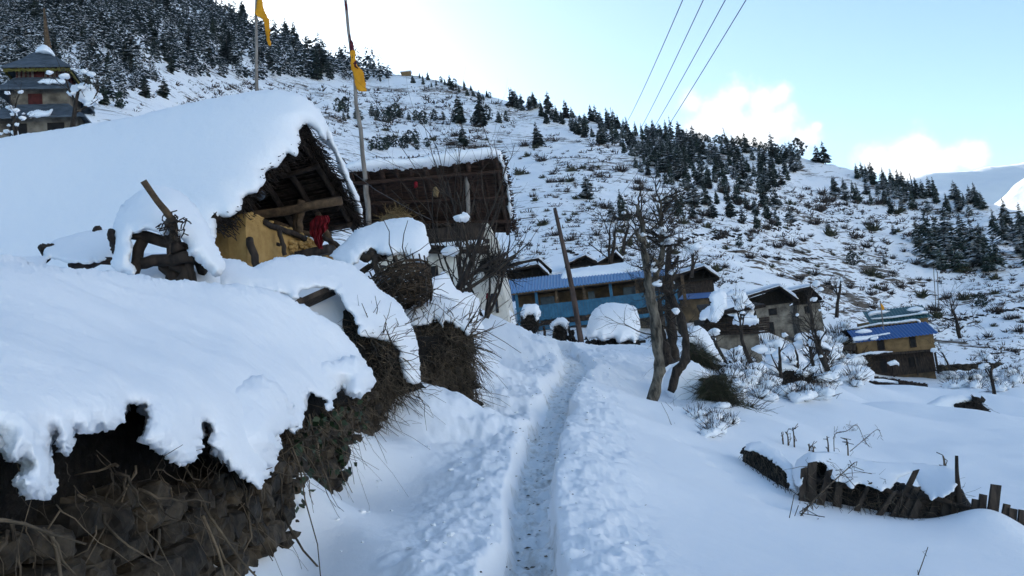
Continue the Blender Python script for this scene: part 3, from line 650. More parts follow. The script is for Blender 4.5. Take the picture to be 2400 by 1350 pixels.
# ------------------------------------------------------------------ shrubs and undergrowth on the slope
def tuft(seed, n=60, spread=0.6, blades=2.0):
    rng = np.random.default_rng(seed); az = rng.random(n) * 2 * pi; el = 0.15 + rng.random(n) * 1.3
    d = np.stack([np.cos(az) * np.cos(el), np.sin(az) * np.cos(el), np.sin(el)], 1); L = (0.45 + 0.55 * rng.random(n))[:, None]
    b = np.stack([np.cos(az), np.sin(az), 0 * az], 1) * (rng.random(n) * spread * 0.5)[:, None]
    P = np.stack([b, b + d * L * 0.55, b + d * L + np.array([0, 0, -0.06]) + rng.normal(size=(n, 3)) * 0.05], 1)
    return P
def tuft_mesh(seed, n=60, w=0.02): return tubes(tuft(seed, n), np.tile([w, w * 0.8, w * 0.35], (n, 1)), 3)
SHR = [mesh('shrub', *tuft_mesh(400 + i, n_, w_), M[mm], data_only=True, smooth=False) for i, (n_, w_, mm) in enumerate(((70, 0.03, 'shrub'), (100, 0.026, 'shrub'), (90, 0.045, 'shrub_green')))]
SLOPE = [(830, 300), (1060, 320), (1200, 330), (1500, 420), (1900, 440), (2400, 560), (2400, 850), (2260, 760), (2000, 720), (1750, 660), (1500, 600), (1220, 610), (1215, 360), (850, 340)]
rngS = np.random.default_rng(33)
def lie(u, v, y0=8, y1=160):
    u = np.atleast_1d(np.asarray(u, float)); v = np.atleast_1d(np.asarray(v, float)); d = DIR(u, v); res = np.full(len(u), np.nan)
    for y in np.exp(np.linspace(np.log(y0), np.log(y1), 160)):
        P = EYE + d * y; new = (P[:, 2] < ground(P[:, 0], P[:, 1], False)) & np.isnan(res); res[new] = y
    P = EYE + d * np.where(np.isnan(res), y1, res)[:, None]; P[:, 2] = ground(P[:, 0], P[:, 1], False); return P
Q = inpoly(SLOPE, 285, rngS, 12); P = hit(Q[:, 0], Q[:, 1])
zones = [(1400, 'twiggy grey shrub poking through snow on the slope behind the thatched house', 'shrubs on the slope behind the thatched house'), (1800, 'twiggy grey shrub poking through snow on the middle slope above the village', 'shrubs on the middle slope above the village'), (9999, 'twiggy grey shrub poking through snow on the right-hand slope', 'shrubs on the right-hand slope')]
for q, p in zip(Q, P):
    z_ = next(z for z in zones if q[0] < z[0]); s = (10 + 20 * rngS.random() ** 2) * p[1] / FOC
    o = bpy.data.objects.new('shrub', SHR[int(rngS.integers(3))]); COL.objects.link(o); o.location = tuple(p - [0, 0, 0.1]); o.scale = (s * 0.95, s * 0.95, s * 0.95); o.rotation_euler = (0, 0, rngS.random() * 6.28)
    tag(o, z_[1], 'shrub', z_[2])
allslope = [(420, 190), (800, 210), (1060, 205), (1300, 290), (1500, 380), (1900, 440), (2400, 520), (2400, 890), (2220, 850), (1990, 780), (1750, 690), (1500, 640), (1215, 650), (1195, 370), (600, 300), (260, 330), (330, 240)]
Q = inpoly(allslope, 9500, rngS, 0)
dn = fbm(np.column_stack([Q / 70, 0 * Q[:, 0]]), 3, 5); Q = Q[dn * 1.7 + rngS.random(len(Q)) * 0.85 > 0.40]; P = hit(Q[:, 0], Q[:, 1])
PT, RT = [], []
for q, p in zip(Q, P):
    s = (3.5 + 11 * rngS.random() ** 2.4) * p[1] / FOC; t_ = tuft(int(rngS.integers(1e6)), 9); PT.append(t_ * [s * 1.25, s * 1.25, s] + p - [0, 0, 0.05]); RT.append(np.tile(np.array([0.075, 0.06, 0.02]) * s, (9, 1)))
V, F = tubes(np.concatenate(PT), np.concatenate(RT), 3)
tag(mesh('undergrowth', V, F, M['shrub'], smooth=False), 'low twiggy undergrowth breaking through the snow across the slope', 'undergrowth', kind='stuff')
# ------------------------------------------------------------------ builders for plants and houses
def grow(rng, out, p, d, L, r, lev, up=0.12, wig=0.25, nseg=5, kids=3, shrink=0.62, spread=0.9):
    P = [np.array(p, float)]; d = nrm(d)
    for i in range(nseg):
        d = nrm(d + rng.normal(size=3) * wig / nseg ** .5 + np.array([0, 0, up / nseg])); P.append(P[-1] + d * L / nseg)
    R = np.linspace(r, r * (0.5 if lev else 0.25), nseg + 1); out.append((np.array(P), R))
    if lev > 0:
        for q in range(kids + int(rng.integers(0, 2))):
            i = int(rng.integers(max(1, nseg // 3), nseg + 1)); dd = nrm(P[min(i + 1, nseg)] - P[i - 1])
            s = rng.normal(size=3); s -= dd * (s @ dd); s = nrm(s)
            grow(rng, out, P[i], dd + s * spread * (0.6 + 0.6 * rng.random()), L * shrink * (0.7 + 0.6 * rng.random()), R[i] * 0.6, lev - 1, up, wig, nseg, kids, shrink, spread)
def limbs(name, lst, mat, parent=None, k=5, smooth=True, label=None):
    b = MB()
    by = {}
    for P, R in lst: by.setdefault(len(P), []).append((P, R))
    for n_, L in by.items(): b.tubes(np.array([p for p, _ in L]), np.array([r for _, r in L]), k)
    return b.build(name, mat, parent, smooth, label)
def trunkline(pts):
    """[(u, v, y, r)] -> smooth polyline and radii"""
    Q = np.array(pts, float); P = at(Q[:, 0], Q[:, 1], Q[:, 2]); n = len(P); t = np.linspace(0, n - 1, (n - 1) * 4 + 1); out = []
    for x in t:
        i = min(int(x), n - 2); f = x - i; a, b, c, d = P[max(i - 1, 0)], P[i], P[i + 1], P[min(i + 2, n - 1)]
        out.append(0.5 * (2 * b + (c - a) * f + (2 * a - 5 * b + 4 * c - d) * f * f + (3 * b - 3 * c + d - a) * f ** 3))
    return np.array(out), np.interp(t, np.arange(n), Q[:, 3])
def rough_limb(b, P, R, k=10, amp=0.16, seed=0):
    V, F = tubes(P[None], R[None], k); c = np.repeat(P, k, 0); off = V - c
    V = c + off * (1 + amp * fbm(V * 4.5 + seed, 4, seed)[:, None] + 0.25 * amp * fbm(V * 18, 2, seed)[:, None]); b.add(V, F)
def snowblobs(name, pts, size, rng, parent, mat='snow_cap', flat=0.7, sub=2):
    b = MB()
    for p in pts:
        s = size * (0.5 + rng.random() ** 1.5); b.lump(np.asarray(p) + [0, 0, s * 0.35], np.array([s * (0.8 + .6 * rng.random()), s, s * flat]), int(rng.integers(99)), 0.7, sub, 1.5)
    return b.build(name, M[mat], parent, True)
def bare_tree(label, root, h, seed, group=None, mat='bark_dark', lev=3, kids=3, r=None, up=0.25, lean=(0, 0), blobs=0, bsize=0.15, stems=1, spread=0.8, cat='tree', name='bare_tree', nseg=5, first=0.55, wig=0.3):
    rng = np.random.default_rng(seed); root = np.asarray(root, float); r = r or h * 0.022
    t = thing(name, label, cat, root, group); tr, br = [], []
    for s in range(stems):
        out = []; d = np.array([lean[0] + rng.normal() * 0.25 * (stems > 1), lean[1] + rng.normal() * 0.15, 1.0])
        grow(rng, out, root - [0, 0, 0.15], d, h * first, r * (1 if s == 0 else 0.75), lev, up, wig, nseg, kids, 0.62, spread)
        tr.append(out[0]); br += out[1:]
    limbs('trunk', tr, M[mat], t, 7)
    if br: limbs('branches', br, M['twig' if mat != 'bark' else mat], t, 4)
    if blobs:
        cand = [P[int(rng.integers(1, len(P)))] for P, R in br if R[0] > r * 0.12] or [root]
        snowblobs('snow_cap', [cand[int(rng.integers(len(cand)))] for _ in range(blobs)], bsize, rng, t)
    return t
def twigs_on(poly, depth, n, L, r, seed, mean=(0, -0.4, -0.3), spr=0.8, sag=0.25, k=3, dj=0.15, m=5):
    """n curved twigs rooted inside a patch of hedge, pointing mostly along mean"""
    rng = np.random.default_rng(seed); Q = inpoly(poly, n, rng); dep = tps(depth)
    P0 = at(Q[:, 0], Q[:, 1], dep(Q[:, 0], Q[:, 1]) + rng.normal(size=len(Q)) * dj); d = nrm(np.array(mean) + rng.normal(size=(len(Q), 3)) * spr)
    LL = (L * (0.35 + 0.9 * rng.random(len(Q)) ** 1.5))[:, None]; bend = rng.normal(size=(len(Q), 3)) * 0.25; t = np.linspace(0, 1, m)
    P = P0[:, None] + d[:, None] * LL[:, None] * t[None, :, None] + (bend * LL)[:, None] * (t ** 2)[None, :, None] + np.array([0, 0, -sag])[None, None] * (LL[:, None] * (t ** 2)[None, :, None])
    P = P + rng.normal(size=P.shape) * LL[:, None] * 0.025
    R = r * (0.5 + rng.random(len(Q)))[:, None] * np.linspace(1, 0.35, m)[None]
    return tubes(P, R, k)
class Front:
    """a vertical facade: local x along it, z up, y = depth behind it; photo pixels can be laid on it"""
    def __init__(s, u, v, y, ang=0.0):
        s.O = at(u, v, y); a = radians(ang); s.X = np.array([cos(a), sin(a), 0]); s.Y = np.array([-sin(a), cos(a), 0]); s.ax = np.array([s.X, s.Y, [0, 0, 1.0]])
    def xz(s, u, v, d=0.0):
        D_ = DIR(u, v); t = ((s.O + s.Y * d - EYE) @ s.Y) / (D_ @ s.Y); P = EYE + D_ * t - s.O; return P @ s.X, P[2]
    def w(s, x, y, z): return s.O + s.X * x + s.Y * y + np.array([0, 0, z])
    def box(s, b, x0, x1, y0, y1, z0, z1): return b.box(s.w((x0 + x1) / 2, (y0 + y1) / 2, (z0 + z1) / 2), (x1 - x0, y1 - y0, z1 - z0), s.ax)
    def pbox(s, b, tl, br, y0, y1):
        x0, z1 = s.xz(*tl); x1, z0 = s.xz(*br); return s.box(b, min(x0, x1), max(x0, x1), y0, y1, min(z0, z1), max(z0, z1))
    def poly(s, pts, d=0.0): return np.array([s.w(*(lambda q: (q[0], d, q[1]))(s.xz(u, v, d))) for u, v in pts])
def one(fr, name, mat, tl, br, y0, y1, parent, label=None):
    b = MB(); fr.pbox(b, tl, br, y0, y1); return b.build(name, M[mat], parent, False, label)
def ragged_slab(b, poly3, off, seed, amp, n=14):
    """a slab whose edges are uneven"""
    P = np.asarray(poly3, float); out = []
    for a, c in zip(P, np.roll(P, -1, 0)):
        for t in np.arange(n) / n: out.append(a + (c - a) * t)
    out = np.array(out); out = out + amp * np.stack([fbm(out * 3.1 + s * 9, 3, seed + s) for s in range(3)], 1)
    return b.slab(out, off)
def roof_snow(name, ridge, eave, off, thick, parent, seed, nx=60, ny=14, hang=0.12, mat='snow_cap'):
    """a blanket of snow over a roof plane given by its ridge and eave lines, rounded at the rims and sagging over the eave"""
    (r0_, r1_), (e0, e1) = np.asarray(ridge, float), np.asarray(eave, float); s = np.linspace(0, 1, nx)[:, None, None]; t = np.linspace(0, 1, ny)[None, :, None]
    P = (r0_ * (1 - s) + r1_ * s) * (1 - t) + (e0 * (1 - s) + e1 * s) * t
    edge = np.minimum(np.minimum(s, 1 - s) * np.linalg.norm(e1 - e0), np.minimum(t * 3, 1 - t + 0 * s) * np.linalg.norm(e0 - r0_)); pf = np.sqrt(np.clip(1 - (1 - np.clip(edge / (thick * 1.3), 0, 1)) ** 2, 0, 1))
    P = P + np.asarray(off) + np.concatenate([np.zeros_like(P[..., :2]), thick * pf * (1 + 0.35 * fbm(P * 0.9, 3, seed)[..., None])], -1)
    lo = (r0_ * (1 - s) + r1_ * s) * (1 - t) + (e0 * (1 - s) + e1 * s) * t + np.asarray(off) * 0.6
    sag = hang * sstep(0.85, 1, t[..., 0]) * (0.6 + 0.9 * fbm(P * 2.3, 3, seed + 3)); P[..., 2] -= sag; lo[..., 2] -= sag
    idx = np.arange(nx * ny).reshape(nx, ny); F = np.stack([idx[:-1, :-1], idx[1:, :-1], idx[1:, 1:], idx[:-1, 1:]], -1).reshape(-1, 4); B = F[:, ::-1] + nx * ny
    rim = np.concatenate([idx[0], idx[1:, -1], idx[-1, -2::-1], idx[-2:0:-1, 0]]); r2 = np.roll(rim, -1)
    return mesh(name, np.concatenate([P.reshape(-1, 3), lo.reshape(-1, 3)]), [F, B, np.stack([r2, rim, rim + nx * ny, r2 + nx * ny], 1)], M[mat], parent, True)

# ------------------------------------------------------------------ the dry stone wall beside the path, its brush and its snow
WALL = np.array([(-1.80, 0.8), (-1.74, 3.0), (-1.72, 5.2), (-1.84, 7.0), (-1.76, 8.9), (-1.40, 11.2), (-0.72, 12.2)])
sl = np.concatenate([[0], np.cumsum(np.hypot(*np.diff(WALL, axis=0).T))])
def wallpt(s): return np.array([np.interp(s, sl, WALL[:, 0]), np.interp(s, sl, WALL[:, 1])])
def wallnrm(s):
    d = nrm(wallpt(s + 0.15) - wallpt(s - 0.15)); return np.array([d[1], -d[0]])
def wallg(y): return 0.1 * np.asarray(y) - 0.06
def walltop(y): return np.interp(y, [0, 3, 6, 8, 9.5, 11, 12.3], [1.38, 1.42, 1.46, 1.62, 1.85, 2.0, 2.05])
sw = thing('stone_wall', 'rough dry stone retaining wall hung with brush under an overhanging snow cap', 'stone wall', (*wallpt(4), 0.4))
rng = np.random.default_rng(5); b = MB(); ss = np.linspace(0, sl[-1] - 0.02, 60)
face = np.array([wallpt(s) - wallnrm(s) * 0.07 for s in ss]); g0 = wallg(face[:, 1])
low = np.column_stack([face, g0 - 0.5]); hi_ = np.column_stack([face - np.array([wallnrm(s) for s in ss]) * 0.10, walltop(face[:, 1]) + 0.42]); bk = hi_ + np.array([-0.9, 0, 0]); bl = low + np.array([-0.9, 0, 0])
V = np.concatenate([low, hi_, bk, bl]); n = 60; i = np.arange(n - 1); F = [np.stack([i + a * n, i + 1 + a * n, i + 1 + c * n, i + c * n], 1) for a, c in ((0, 1), (1, 2), (2, 3))]
mesh('shaded_earth_core', V, F, M['brush'], sw, True)  # earth behind the stones; near-black top paints the shaded hollow under the cap
s = 0.0; b = MB(); st_i = 0
h = -0.25
while h < 1.45:
    rowh = 0.10 + 0.09 * rng.random(); s = rng.random() * 0.1
    while s < sl[-1] - 0.1:
        w_ = rowh * (0.9 + 1.5 * rng.random()); p = wallpt(s + w_ / 2); nn = wallnrm(s + w_ / 2); dd = np.array([-nn[1], nn[0]]); g = float(wallg(p[1])); st_i += 1
        if g + h + rowh > walltop(p[1]) - 0.04: s += w_; continue
        ax = np.array([[dd[0], dd[1], rng.normal() * 0.12], [nn[0], nn[1], rng.normal() * 0.15], [rng.normal() * 0.1, 0, 1]]); Vi, Fi = ICO[2 if p[1] < 7 else 1]
        D_ = np.sign(Vi) * np.abs(Vi) ** 0.55; D_ = D_ * (1 + 0.42 * fbm(Vi * 1.9 + st_i * 3.7, 3, st_i)[:, None]); D_ *= [w_ * 0.50, 0.10 + 0.05 * rng.random(), rowh * 0.50]
        c = np.array([*(p - nn * (0.05 + 0.05 * rng.random())), g + h + rowh / 2 + rng.normal() * 0.015]); b.add(c + D_ @ ax, Fi); s += w_ * (0.98 + 0.12 * rng.random())
    h += rowh * 0.95
b.build('stones', M['stone'], sw, False)
# ivy on the wall, bare vines and brush hanging over it
b = MB()
for q in range(150):
    s = 4.8 + 3.0 * rng.random() ** 0.8; p = wallpt(s); nn = wallnrm(s); g = float(wallg(p[1])); c = np.array([*(p + nn * (0.06 + 0.05 * rng.random())), g + (float(walltop(p[1])) - g) * (0.2 + 0.8 * rng.random())]); a = nrm(rng.normal(size=3) + [nn[0], nn[1], 0.3]); t1 = nrm(np.cross(a, rng.normal(size=3))) * 0.035; t2 = np.cross(a, t1)
    b.add([c - t1, c - t2 * .8, c + t1 * 1.2, c + t2 * .8], np.array([[0, 1, 2, 3]]))
b.build('ivy', M['ivy'], sw)
def wall_twigs(n, s0, s1, z0, z1, L, r, mean, spr, sag, seed, m=7, out=0.08):
    rg = np.random.default_rng(seed); S = s0 + (s1 - s0) * rg.random(n); p = np.array([wallpt(x) + wallnrm(x) * out * rg.random() for x in S]); nn = np.array([wallnrm(x) for x in S]); g = wallg(p[:, 1]); tp_ = walltop(p[:, 1])
    P0 = np.column_stack([p, g + (tp_ - g) * (z0 + (z1 - z0) * rg.random(n))]); md = np.column_stack([nn * mean[0], np.full(n, mean[1])]); d = nrm(md + rg.normal(size=(n, 3)) * spr); t = np.linspace(0, 1, m); LL = L * (0.3 + rg.random(n) ** 1.5)[:, None]
    P = P0[:, None] + (d * LL)[:, None] * t[None, :, None] + (rg.normal(size=(n, 3)) * 0.6 * LL)[:, None] * (t ** 2)[None, :, None] + np.array([0, 0, -sag]) * (LL[:, None] * (t ** 2)[None, :, None]); P += rg.normal(size=P.shape) * LL[:, None] * 0.03
    return tubes(P, r * (0.4 + 1.2 * rg.random(n) ** 2)[:, None] * np.linspace(1, 0.3, m)[None], 4)
b = MB(); b.add(*wall_twigs(110, 1.2, 8.0, 0.7, 1.05, 0.45, 0.0065, (0.35, -0.9), 0.5, 0.55, 3)); b.add(*wall_twigs(260, 1.0, 9.0, 0.85, 1.08, 0.28, 0.0035, (0.3, -1.0), 0.6, 0.5, 4)); b.add(*wall_twigs(34, 1.2, 7.5, 0.2, 1.2, 0.8, 0.006, (0.25, -1.0), 0.35, 0.1, 6)); b.add(*wall_twigs(520, 7.5, 12.4, 0.4, 1.1, 0.24, 0.0045, (0.1, -1.1), 0.4, 0.5, 7))
b.build('brush', M['drytwig'], sw, True)
# the big snow cap: a thick rounded blanket curling over the wall in ragged lobes
CAP = [(-70, 612), (100, 618), (200, 630), (300, 642), (400, 655), (460, 661), (540, 665), (610, 674), (665, 692), (720, 720), (780, 757), (822, 800), (852, 840), (871, 870), (876, 892), (868, 915), (848, 920), (828, 932), (812, 915), (798, 900), (783, 925), (772, 962), (762, 940), (750, 924), (722, 916), (716, 945), (711, 988), (690, 1022), (672, 1000),
       (658, 985), (652, 1012), (660, 1050), (632, 1098), (605, 1145), (575, 1125), (542, 1090), (500, 1045), (482, 985), (470, 1025), (445, 1085), (425, 1096), (400, 1068), (370, 1058), (333, 1028), (345, 985), (342, 948), (318, 952), (300, 944), (280, 978), (250, 1008), (230, 1000), (217, 1024), (195, 1012), (171, 1000), (166, 1046), (150, 1065), (131, 1035), (116, 1008), (108, 1050), (112, 1085), (122, 1125), (112, 1152), (72, 1166), (38, 1128), (66, 1095), (48, 1068), (25, 1078), (2, 1022), (-70, 1010)]
CAPD = [(-70, 615, 4.6), (100, 620, 5.0), (300, 645, 6.0), (460, 664, 6.8), (610, 678, 7.4), (700, 712, 7.8), (780, 760, 8.2), (850, 842, 8.4), (871, 880, 8.2), (-70, 760, 3.4), (100, 760, 3.8), (300, 770, 4.7), (500, 780, 5.8), (650, 790, 6.9), (780, 830, 7.9), (-70, 880, 2.75), (100, 880, 3.05), (250, 880, 3.45), (400, 870, 4.1), (550, 870, 5.05), (680, 870, 6.3), (780, 880, 7.4),
        (-70, 1000, 2.42), (60, 1100, 2.5), (120, 1140, 2.7), (150, 1000, 2.8), (300, 940, 3.3), (430, 1080, 3.6), (480, 980, 3.95), (600, 1120, 4.35), (660, 1000, 5.2), (710, 970, 5.8), (770, 950, 6.6), (830, 920, 7.6)]
puff('snow_cap', CAP, CAPD, 0.22, M['snow_cap'], sw, rad=85, res=4, crumble=9, seed=3, amp=0.035, ns=0.13, top=0.03, swell=0.05)

for k_, (pl, dd_) in enumerate((([(-60, 930), (40, 890), (120, 925), (152, 1000), (127, 1040), (120, 1085), (124, 1130), (100, 1160), (65, 1165), (36, 1128), (62, 1095), (40, 1072), (18, 1075), (-60, 1015)], 2.42), ([(128, 960), (200, 925), (290, 930), (304, 955), (272, 990), (235, 1008), (215, 1024), (172, 1002), (166, 1048), (148, 1064), (128, 1030)], 2.85),
        ([(330, 930), (400, 895), (470, 915), (487, 985), (468, 1032), (446, 1085), (425, 1098), (400, 1070), (368, 1060), (331, 1030), (346, 985)], 3.42), ([(488, 960), (540, 900), (620, 885), (672, 930), (694, 1000), (655, 1022), (660, 1052), (632, 1100), (605, 1148), (572, 1125), (540, 1092), (498, 1045)], 4.2), ([(690, 890), (760, 850), (830, 840), (876, 872), (875, 905), (848, 922), (828, 934), (800, 905), (775, 950), (755, 927), (722, 922), (713, 988), (692, 1020), (672, 990)], 6.5))):
    puff('snow_lobe', pl, [(u, v, dd_ * (1 + (u - pl[0][0]) * 0.0009) + (0.45 if v < max(q[1] for q in pl) - 0.55 * np.ptp([q[1] for q in pl]) else 0)) for u, v in pl], 0.055 + 0.045 * dd_, M['snow_cap'], sw, rad=48, res=4, crumble=9, seed=180 + k_, amp=0.04, ns=0.13, top=0.6, swell=0.05)
# ------------------------------------------------------------------ humps, brush and the basket behind the wall
sh = thing('brush_pile', 'brush heap bulging from under a long curling snow hump beside the path', 'brush pile', at(850, 1000, 10))
puff('brush', [(700, 700), (800, 720), (900, 790), (955, 865), (985, 890), (1000, 950), (970, 985), (965, 1020), (905, 1090), (840, 1080), (770, 1000), (760, 900), (800, 850), (740, 790)], [(700, 700, 10.4), (850, 760, 10.0), (980, 900, 10.2), (1000, 950, 10.6), (960, 1010, 10.6), (880, 1060, 9.7), (800, 950, 9.3), (760, 800, 9.9)], 0.12, M['brush'], sh, rad=40, res=6, crumble=10, seed=6, amp=0.06, ns=0.12, top=1)  # solid dark core: shade deep among the twigs, put in as colour
b = MB(); TP = [(810, 760), (900, 800), (960, 880), (990, 900), (1000, 950), (960, 1000), (880, 1040), (830, 960), (860, 880)]; TD = [(800, 750, 9.9), (960, 880, 10.1), (1000, 950, 10.5), (880, 1040, 9.5), (830, 900, 9.4)]
b.add(*twigs_on(TP, TD, 1300, 0.46, 0.0055, 11, (0.15, -0.45, -0.5), 0.95, 0.4)); b.add(*twigs_on([(850, 750), (915, 790), (930, 850), (880, 850), (830, 790)], TD, 240, 0.5, 0.009, 12, (0.3, -0.6, 0.5), 0.8, 0.1)); b.build('twigs', M['drytwig'], sh, True)
puff('snow_cap', [(500, 628), (520, 606), (545, 604), (591, 622), (620, 614), (648, 604), (709, 597), (770, 604), (823, 622), (868, 653), (893, 681), (930, 705), (954, 738), (974, 791), (984, 848), (982, 889), (966, 899), (945, 877), (933, 828), (917, 803), (888, 795), (852, 791), (835, 767), (822, 735), (811, 720), (795, 690), (762, 672), (705, 682), (690, 702), (660, 690), (600, 680), (520, 670)],
     [(500, 630, 9.0), (591, 622, 9.3), (709, 600, 10.4), (820, 622, 10.8), (893, 685, 10.6), (954, 738, 10.5), (984, 848, 10.2), (960, 890, 9.9), (900, 790, 9.8), (820, 735, 9.5), (700, 690, 9.0), (600, 680, 8.7)], 0.22, M['snow_cap'], sh, rad=50, res=4, crumble=6, seed=8, amp=0.04, ns=0.18, top=0.05, swell=0.03)
b = MB(); b.slab([at(691, 705, 9.3), at(765, 672, 9.7), at(770, 682, 9.7), at(696, 716, 9.3)], (0, 0.4, 0)); b.build('plank', M['plank'], sh)
puff('snow_cap', [(690, 712), (760, 680), (800, 690), (815, 730), (830, 790), (790, 800), (740, 770), (700, 745)], [(690, 712, 9.9), (800, 690, 10.4), (830, 790, 10.0), (740, 770, 9.8)], 0.15, M['snow_cap'], sh, rad=30, res=5, seed=9)

rk = thing('timber_rack', 'rickety dark timber frame under a snow dome with a pole sticking out', 'rack', at(380, 640, 8.4))
puff('snow_cap', [(265, 534), (277, 494), (306, 461), (339, 441), (375, 433), (416, 445), (444, 469), (468, 500), (490, 530), (505, 571), (520, 604), (527, 628), (514, 648), (485, 632), (465, 612), (446, 595), (432, 563), (404, 547), (379, 552), (363, 543), (343, 541), (318, 547), (312, 565), (312, 587), (306, 612), (322, 628), (316, 644), (281, 640), (255, 622), (265, 595), (263, 565)],
     [(265, 560, 8.3), (306, 461, 8.9), (375, 433, 9.0), (444, 469, 8.9), (505, 571, 8.5), (514, 648, 8.3), (432, 563, 8.2), (343, 541, 8.1), (300, 630, 8.0)], 0.24, M['snow_cap'], rk, rad=48, res=4, crumble=6, seed=10, amp=0.04, ns=0.18, top=0.05, swell=0.05)
b = MB()
def bar(b, p, q, r, k=7, seed=0, amp=0.12):
    P = np.linspace(np.asarray(p, float), np.asarray(q, float), 7); P[1:-1] += np.random.default_rng(seed).normal(size=(5, 3)) * r * 0.25; rough_limb(b, P, np.full(7, r), k, amp, seed)
for j, (p, q, r) in enumerate((((308, 548, 8.25), (445, 580, 8.3), 0.06), ((335, 550, 8.3), (312, 655, 8.1), 0.06), ((318, 618, 8.2), (455, 602, 8.2), 0.065), ((395, 560, 8.35), (440, 670, 8.3), 0.075), ((440, 580, 8.3), (452, 680, 8.3), 0.05), ((385, 610, 8.4), (430, 690, 8.4), 0.08), ((445, 595, 8.4), (480, 640, 8.6), 0.05), ((400, 545, 8.3), (418, 590, 8.2), 0.07), ((262, 540, 8.2), (270, 592, 8.1), 0.035))):
    bar(b, at(*p), at(*q), r, 8, j)
b.build('timber_frame', M['wood'], rk, True)
b = MB(); P, R = trunkline([(336, 424, 7.75, 0.035), (368, 470, 7.85, 0.034), (402, 515, 7.95, 0.04), (408, 560, 8.1, 0.045)]); rough_limb(b, P, R, 8, 0.1, 3); b.build('pole', M['log'], rk, True)
b = MB(); rg = np.random.default_rng(4); c = at(400, 520, 7.95)
b.tubes(c + np.cumsum(rg.normal(size=(26, 8, 3)) * [0.03, 0.02, 0.03], 1) + np.linspace(0, 1, 8)[None, :, None] * np.array([0, -0.02, -0.18]) * rg.random((26, 1, 1)), np.full((26, 8), 0.007), 4); b.lump(c, (0.05, 0.05, 0.06), 3, 0.5, 2); b.build('rope', M['twig'], rk, True)
tag(puff('snow_mound', [(300, 600), (450, 600), (500, 625), (520, 680), (300, 680)], [(300, 600, 8.9), (450, 600, 8.9), (520, 680, 8.6), (300, 680, 8.4)], 0.15, M['snow'], None, rad=40, res=8, seed=12), 'snow drift heaped inside and behind the timber rack', 'snow mound')
lg = thing('low_shed', 'low snow-buried shed roof left of the timber rack with dark eave planks', 'shed', at(150, 640, 9.5))
puff('snow_cap', [(-80, 600), (60, 600), (105, 598), (104, 578), (135, 560), (175, 548), (225, 541), (262, 538), (268, 580), (258, 606), (240, 615), (170, 614), (110, 608), (100, 650), (-80, 650)], [(-80, 600, 8.6), (100, 600, 9.2), (220, 541, 9.9), (265, 560, 9.7), (250, 612, 9.0), (100, 650, 8.4), (-80, 650, 8.0)], 0.2, M['snow_cap'], lg, rad=35, res=5, crumble=5, seed=13, amp=0.03)
b = MB()
for p, q, r in (((165, 622, 9.1), (262, 612, 9.0), 0.05), ((100, 578, 9.5), (106, 608, 9.4), 0.05), ((96, 580, 9.4), (125, 576, 9.4), 0.035), ((228, 534, 9.9), (222, 560, 9.8), 0.05), ((262, 545, 9.0), (268, 590, 8.9), 0.05)):
    b = MB(); bar(b, at(*p), at(*q), r, 6, int(p[0])); b.build('shed_timber', M['wood'], lg, True)

bk_ = thing('wicker_basket', 'large tipped wicker basket and sticks under a thick snow cushion', 'basket', at(950, 710, 12))
puff('snow_cap', [(774, 604), (790, 585), (811, 563), (835, 539), (872, 524), (913, 513), (945, 509), (974, 515), (996, 526), (1000, 551), (1007, 579), (1004, 616), (990, 632), (974, 628), (958, 612), (945, 595), (925, 600), (901, 595), (880, 588), (868, 587), (852, 597), (840, 616), (827, 624), (803, 618)], [(774, 604, 12.2), (811, 563, 12.6), (872, 524, 13), (945, 509, 13), (1000, 545, 12.6), (1004, 616, 12.2), (925, 600, 12), (852, 597, 12), (803, 618, 12)], 0.3, M['snow_cap'], bk_, rad=45, res=3.6, crumble=6, seed=14, amp=0.04, ns=0.25, top=0.05)
b = MB(); c0 = at(940, 650, 12.1); axis = nrm(np.array([0.25, -0.25, -1.0])); e1 = nrm(np.cross(axis, [0, 1, 0])); e2 = np.cross(axis, e1); rg = np.random.default_rng(8)
for q in range(34):
    t = q / 33; r = 0.47 * (1 - 0.25 * t) * (1 - 0.5 * max(0, t - 0.82) / 0.18); ph = np.linspace(0, 2 * pi, 33); rr = r * (1 + 0.02 * np.sin(ph * 12 + (q % 2) * pi)) + rg.normal() * 0.01
    b.tube(c0 + axis * (0.55 * t - 0.05) + np.outer(np.cos(ph), e1) * rr[:, None] + np.outer(np.sin(ph), e2) * rr[:, None] + rg.normal(size=(33, 3)) * 0.006, 0.011, 4)
for q in range(22):
    ph = q / 22 * 2 * pi; b.tube([c0 + (e1 * cos(ph) + e2 * sin(ph)) * 0.47 - axis * 0.15, c0 + (e1 * cos(ph) + e2 * sin(ph)) * 0.41 + axis * 0.3, c0 + (e1 * cos(ph) + e2 * sin(ph)) * 0.33 + axis * 0.5], 0.012, 4)
b.build('wickerwork', M['wicker'], bk_, True)
b = MB(); b.add(*twigs_on([(850, 600), (940, 600), (1000, 640), (985, 720), (930, 720), (880, 660)], [(850, 600, 12), (1000, 640, 11.8), (930, 720, 11.7)], 130, 0.7, 0.010, 15, (0.1, -0.2, -0.2), 0.8, 0.1))
for p, q, r in (((850, 610, 12), (875, 585, 12.1), 0.07), ((845, 640, 12.2), (905, 600, 12.2), 0.05), ((870, 590, 12), (890, 650, 12), 0.05), ((925, 600, 12), (940, 660, 11.6), 0.04)): bar(b, at(*p), at(*q), r, 6, int(p[0]))
b.build('sticks', M['twig'], bk_, True)
puff('snow_cap', [(868, 660), (890, 645), (925, 648), (940, 660), (930, 690), (900, 690)], [(868, 660, 12), (940, 660, 12.2), (900, 690, 11.8)], 0.12, M['snow_cap'], bk_, rad=14, res=4, seed=16)

